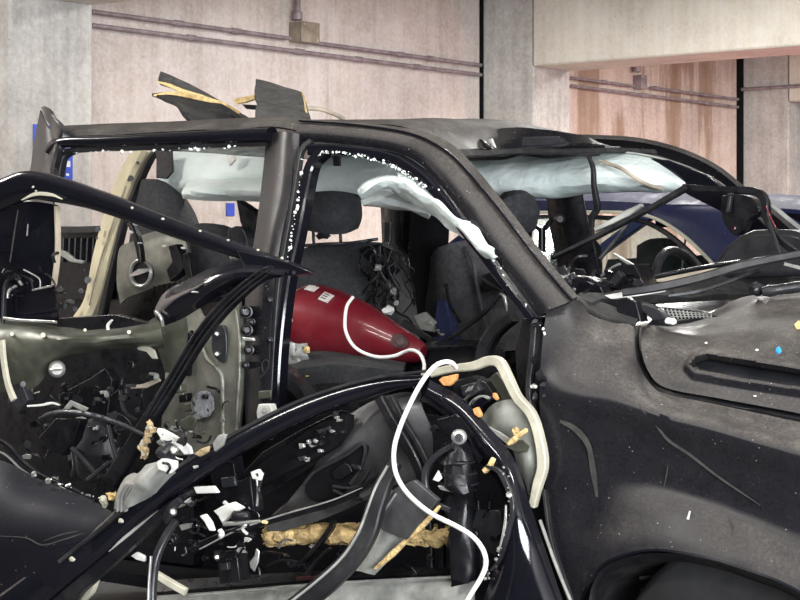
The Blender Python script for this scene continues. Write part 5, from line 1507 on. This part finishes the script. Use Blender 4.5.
# red tank: blunt left end, tapering to the right
t0, t1 = P(290, 313, .66), P(424, 354, .66)
tank = world_root('red_tank', t0.copy())
tag(tank, 'dented crimson tapering tank with pale stickers lying on the dark seat', 'tank')
ax = t1 - t0
kk = kpx(.66)
PROF = [(0, 15), (.01, 22), (.035, 29), (.09, 35), (.18, 38.5), (.30, 38.5), (.42, 36), (.55, 32), (.68, 26.5), (.80, 21), (.90, 16), (.97, 12), (1, 8)]
lathe('shell', L(0, 0, 0), ax, [(f, r * kk) for f, r in PROF], 'red', tank, 40, .010)
tdir = ax.normalized()
tn1 = tdir.cross(Vector((0, 1, 0))).normalized()
if tn1.z < 0:
    tn1 = -tn1
tn2 = Vector((0, -1, 0))
def tankpt(f, phi, lift=.004):
    x = f
    for (f0, r0), (f1, r1) in zip(PROF, PROF[1:]):
        if f0 <= x <= f1:
            r = (r0 + (r1 - r0) * (x - f0) / (f1 - f0)) * kk
            break
    return ax * f + (tn1 * math.sin(phi) + tn2 * math.cos(phi)) * (r + lift)
def tank_patch(name, f0, f1, a0, a1, mat, lift=.008, thick=.003, n=6):
    cols = [[tankpt(f0 + (f1 - f0) * i / n, a0 + (a1 - a0) * j / n, lift) for j in range(n + 1)] for i in range(n + 1)]
    return from_bm(name, solidgrid(cols, thick), mat, tank)
tank_patch('sticker', .16, .235, .98, 1.22, 'sticker')
tank_patch('sticker', .30, .37, .78, 1.10, 'sticker')
for q_ in (.85, .93, 1.01):
    tank_patch('sticker_print', .312, .345, q_, q_ + .025, 'trimgrey', .0105, .001)
tank_patch('scuffed_end_band', .012, .06, .1, 1.0, 'olive', .006)
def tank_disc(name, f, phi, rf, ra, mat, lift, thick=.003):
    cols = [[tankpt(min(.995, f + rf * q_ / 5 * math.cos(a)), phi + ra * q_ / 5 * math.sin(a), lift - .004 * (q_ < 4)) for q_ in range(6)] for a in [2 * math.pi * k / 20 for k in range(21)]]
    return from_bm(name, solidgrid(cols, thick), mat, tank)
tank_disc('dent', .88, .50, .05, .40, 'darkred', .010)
# white cable in two visible runs (it dips out of sight on the seat between them)
def cable(label, pts, r):
    o = tube('white_cable', pts, r, 'cable', None, n=110, sides=10)
    loose(o)
    return tag(o, label, 'cable')
cable('thin white cable looped across the crimson tank', [(353, 297, .50), (347, 306, .47), (345, 320, .45), (346, 332, .44), (352, 344, .44), (362, 352, .44), (378, 357, .44), (394, 356, .44), (404, 352, .44), (412, 350, .42), (420, 354, .40), (424, 363, .37), (424, 371, .34)], .0058)
cable('thick white cable hanging in a long curve down the torn front door', [(456, 368, -.02), (452, 363, -.05), (444, 362, -.08), (434, 367, -.10), (422, 382, -.12), (410, 404, -.14), (399, 430, -.16), (394, 450, -.18), (395, 470, -.20), (402, 486, -.22), (414, 500, -.24), (432, 514, -.25), (456, 526, -.25), (472, 536, -.25), (482, 548, -.25), (486, 562, -.25), (482, 576, -.25), (470, 596, -.25), (456, 622, -.25)], .0069)

# small loose things
o = loose(lump('stone_chunk', (296, 355, .42), (.045, .03, .04), 'greymetal', None, .5, 11, 3, 1.4)); tag(o, 'grey lump of rubble on the seat beside the crimson tank', 'rubble')
o = loose(lump('foam_lump', (307, 350, .40), (.012, .012, .012), 'foam', None, .4, 12, 2)); tag(o, 'small yellow foam lump on the grey rubble beside the tank', 'foam')
o = loose(lump('orange_scrap', (313, 364, .40), (.022, .012, .010), 'orange', None, .4, 13, 2)); tag(o, 'orange-brown scrap on the seat in front of the tank', 'scrap')
o = loose(lump('pale_scrap', (309, 376, .345), (.02, .01, .005), 'foam', None, .4, 14, 2)); tag(o, 'flat pale yellow scrap on the front of the seat cushion', 'scrap')
o = loose(lump('white_plug', (288, 320, .40), (.014, .02, .014), 'white', None, .2, 15, 2)); tag(o, 'round white plug beside the blunt end of the tank', 'plug')
o = loose(lump('blue_chip', (779, 350, .235), (.009, .006, .011), 'bluelens', None, .5, 3, 1)); tag(o, 'small bright blue chip lying on the hood', 'chip')
o = loose(lump('yellow_chip', (799, 327, .40), (.012, .01, .012), 'foam', None, .5, 5, 1)); tag(o, 'yellow chip lying on the hood', 'chip')
for (u, v, b, lb) in ((755, 396, .125, 'tiny pale chip on the hood edge below the vent slot'), (661, 405, .05, 'tiny pale chip on the fender just under the hood gap corner'), (757, 350, .21, 'tiny pale chip on the dusty hood above the vent slot'), (706, 343, .24, 'tiny pale chip on the hood behind the rounded end of the slot')):
    o = loose(lump('pale_chip', (u, v, b), (.005, .003, .003), 'white', None, .4, u, 1)); tag(o, lb, 'chip', 'chips on the hood and fender')

# ------------------------------------------------------------------ the blue car parked beyond
car = empty('blue_car', (ORG[0] + 2.7 * LX, ORG[1] + 2.7 * LY, 0), -TH)
tag(car, 'dark blue car with satin window trim parked behind the black SUV', 'car')
NB = 2.7
def B(u, v, b):
    q_ = P(u, v, NB + b); q_.y -= NB
    return q_
ab = lambda u, v, b: B(u, v, b)
def bl(a, b, z):
    return L(a, b, z)
surf('roof', [
    [B(470, 206, .14), B(510, 203, .14), B(600, 203, .14), B(660, 206, .14), B(740, 208, .14), B(830, 214, .14)],
    [B(470, 196, .30), B(510, 194, .30), B(600, 193, .30), B(660, 194, .30), B(740, 196, .30), B(830, 202, .30)],
    [B(500, 196, .9), B(540, 194, .9), B(600, 193, .9), B(660, 193, .9), B(740, 195, .9), B(830, 200, .9)],
    [B(530, 203, 1.45), B(570, 202, 1.45), B(640, 202, 1.45), B(700, 203, 1.45), B(780, 205, 1.45), B(870, 212, 1.45)],
], 'bluepaint', car, nu=30, nv=16, thick=.02)
surf('rear_pillar', [
    [B(612, 211, .13), B(640, 213, .13), B(665, 222, .11), B(690, 240, .07), B(712, 262, .03), B(724, 276, .0)],
    [B(640, 206, .13), B(670, 208, .13), B(700, 216, .10), B(730, 236, .06), B(752, 262, .02), B(766, 280, .0)],
    [B(700, 206, .14), B(740, 208, .14), B(780, 214, .12), B(820, 236, .07), B(850, 262, .02), B(870, 284, .0)],
], 'bluepaint', car, nu=24, nv=12, thick=.02)
surf('roof_side', [
    [B(420, 203, .14), B(500, 202, .14), B(600, 203, .14), B(650, 206, .14)],
    [B(420, 212, .11), B(500, 211, .11), B(600, 211, .11), B(650, 215, .11)],
], 'bluepaint', car, nu=16, nv=4, thick=.02)
bar('window_trim', [B(420, 214, .09), B(500, 213, .09), B(560, 212, .09), B(610, 212, .09), B(640, 214, .09), B(665, 223, .08), B(690, 241, .05), B(717, 268, .01), B(724, 277, -.01)], 4.5, .02, 'creamgrey', car)
bar('window_frame', [B(420, 219, .11), B(560, 217, .11), B(610, 218, .11), B(638, 220, .11), B(660, 229, .10), B(684, 247, .07), B(708, 272, .03)], 7, .02, 'trim', car)
surf('body_side', [
    [bl(-2.0, .02, 1.12), bl(-1.2, .0, 1.20), bl(-.2, .0, 1.27), bl(.6, .0, 1.30), bl(1.3, .05, 1.28)],
    [bl(-2.0, -.02, .8), bl(-1.2, -.04, .82), bl(-.2, -.04, .84), bl(.6, -.04, .84), bl(1.3, .0, .84)],
    [bl(-1.9, .02, .32), bl(-1.2, .0, .28), bl(-.2, .0, .28), bl(.6, .0, .28), bl(1.2, .05, .32)],
], 'bluepaint', car, nu=26, nv=12, thick=.02)
surf('body_side', [
    [bl(-2.0, 1.72, 1.12), bl(-1.2, 1.74, 1.18), bl(-.2, 1.74, 1.22), bl(.6, 1.74, 1.25), bl(1.3, 1.7, 1.25)],
    [bl(-2.0, 1.76, .8), bl(-1.2, 1.78, .82), bl(-.2, 1.78, .84), bl(.6, 1.78, .84), bl(1.3, 1.74, .84)],
    [bl(-1.9, 1.72, .32), bl(-1.2, 1.74, .28), bl(-.2, 1.74, .28), bl(.6, 1.74, .28), bl(1.2, 1.7, .32)],
], 'bluepaint', car, nu=26, nv=12, thick=.02)
surf('tail_panel', [[bl(1.3, .05, 1.28), bl(1.42, .5, 1.32), bl(1.45, .9, 1.33), bl(1.42, 1.3, 1.32), bl(1.3, 1.7, 1.26)], [bl(1.3, .0, .8), bl(1.45, .5, .82), bl(1.5, .9, .82), bl(1.45, 1.3, .82), bl(1.3, 1.74, .8)], [bl(1.2, .05, .34), bl(1.38, .5, .34), bl(1.42, .9, .34), bl(1.38, 1.3, .34), bl(1.2, 1.7, .34)]], 'bluepaint', car, nu=16, nv=12, thick=.02)
surf('engine_hood', [[bl(-2.0, .02, 1.12), bl(-2.5, .05, 1.05), bl(-2.9, .12, .9)], [bl(-2.0, .87, 1.18), bl(-2.5, .87, 1.12), bl(-3.0, .87, .95)], [bl(-2.0, 1.72, 1.12), bl(-2.5, 1.7, 1.05), bl(-2.9, 1.62, .9)]], 'bluepaint', car, nu=14, nv=14, thick=.02)
surf('nose_panel', [[bl(-1.9, .02, .9), bl(-2.5, .03, .85), bl(-2.92, .3, .8), bl(-3.0, .87, .8), bl(-2.92, 1.45, .8), bl(-2.5, 1.71, .85), bl(-1.9, 1.72, .9)], [bl(-1.9, .02, .4), bl(-2.5, .03, .4), bl(-2.9, .3, .38), bl(-3.0, .87, .36), bl(-2.9, 1.45, .38), bl(-2.5, 1.71, .4), bl(-1.9, 1.72, .4)]], 'bluepaint', car, nu=26, nv=6, thick=.02)
for b_ in (.08, 1.66):
    bar('front_pillar', [bl(-1.25, b_ + .04, 1.70), bl(-1.6, b_, 1.45), bl(-1.95, b_ - .03, 1.14)], 16, .05, 'bluepaint', car)
bar('middle_pillar', [B(528, 214, .12), B(524, 250, .06), B(520, 300, .02)], 16, .05, 'trim', car)
surf('far_pillar', [[bl(-.1, 1.64, 1.70), bl(.02, 1.70, 1.45), bl(.10, 1.74, 1.20)], [bl(.6, 1.62, 1.66), bl(.95, 1.68, 1.45), bl(1.25, 1.70, 1.24)]], 'trim', car, nu=10, nv=6, thick=.03)
surf('far_roof_side', [[bl(-1.2, 1.60, 1.72), bl(-.8, 1.6, 1.74), bl(.5, 1.6, 1.72)], [bl(-1.2, 1.64, 1.62), bl(-.8, 1.64, 1.64), bl(.5, 1.64, 1.62)]], 'trim', car, nu=12, nv=4, thick=.03)
plate('door_card', [bl(-1.9, 1.66, .4), bl(1.1, 1.66, .4), bl(.9, 1.66, 1.42), bl(.1, 1.66, 1.52), bl(-1.5, 1.66, 1.45)], 0, 'trim', car, .04)
bar('belt_moulding', [B(420, 302, .0), B(560, 292, .0), B(640, 285, .0), B(722, 278, -.01)], 4, .02, 'greymetal', car)
surf('side_glass', [[B(535, 218, .10), B(600, 217, .10), B(640, 221, .10), B(662, 232, .09)], [B(533, 255, .06), B(600, 255, .06), B(655, 255, .06), B(688, 256, .05)], [B(530, 292, .02), B(600, 288, .02), B(670, 283, .02), B(714, 279, .0)]], 'glass', car, nu=12, nv=8, thick=.004)
for (u, v) in ((661, 258), (575, 256)):
    st_ = surf('seat_back', [
        [B(u - 17, v - 12, .55), B(u - 18, v + 10, .55), B(u - 22, v + 40, .55)],
        [B(u - 4, v - 18, .45), B(u - 4, v + 10, .42), B(u - 6, v + 40, .40)],
        [B(u + 12, v - 16, .50), B(u + 14, v + 10, .48), B(u + 14, v + 40, .46)],
        [B(u + 19, v - 8, .65), B(u + 20, v + 10, .65), B(u + 20, v + 40, .62)],
    ], 'fabric', car, nu=14, nv=14, thick=.07)
bar('belt_webbing', [B(686, 233, .2), B(684, 250, .2), B(682, 270, .2)], [3, 3, 2], .006, 'greymetal', car)
for a, b in ((.75, .12), (.75, 1.62), (-2.3, .15), (-2.3, 1.6)):
    wheel(L(a, b, .33), car, .33, .22)
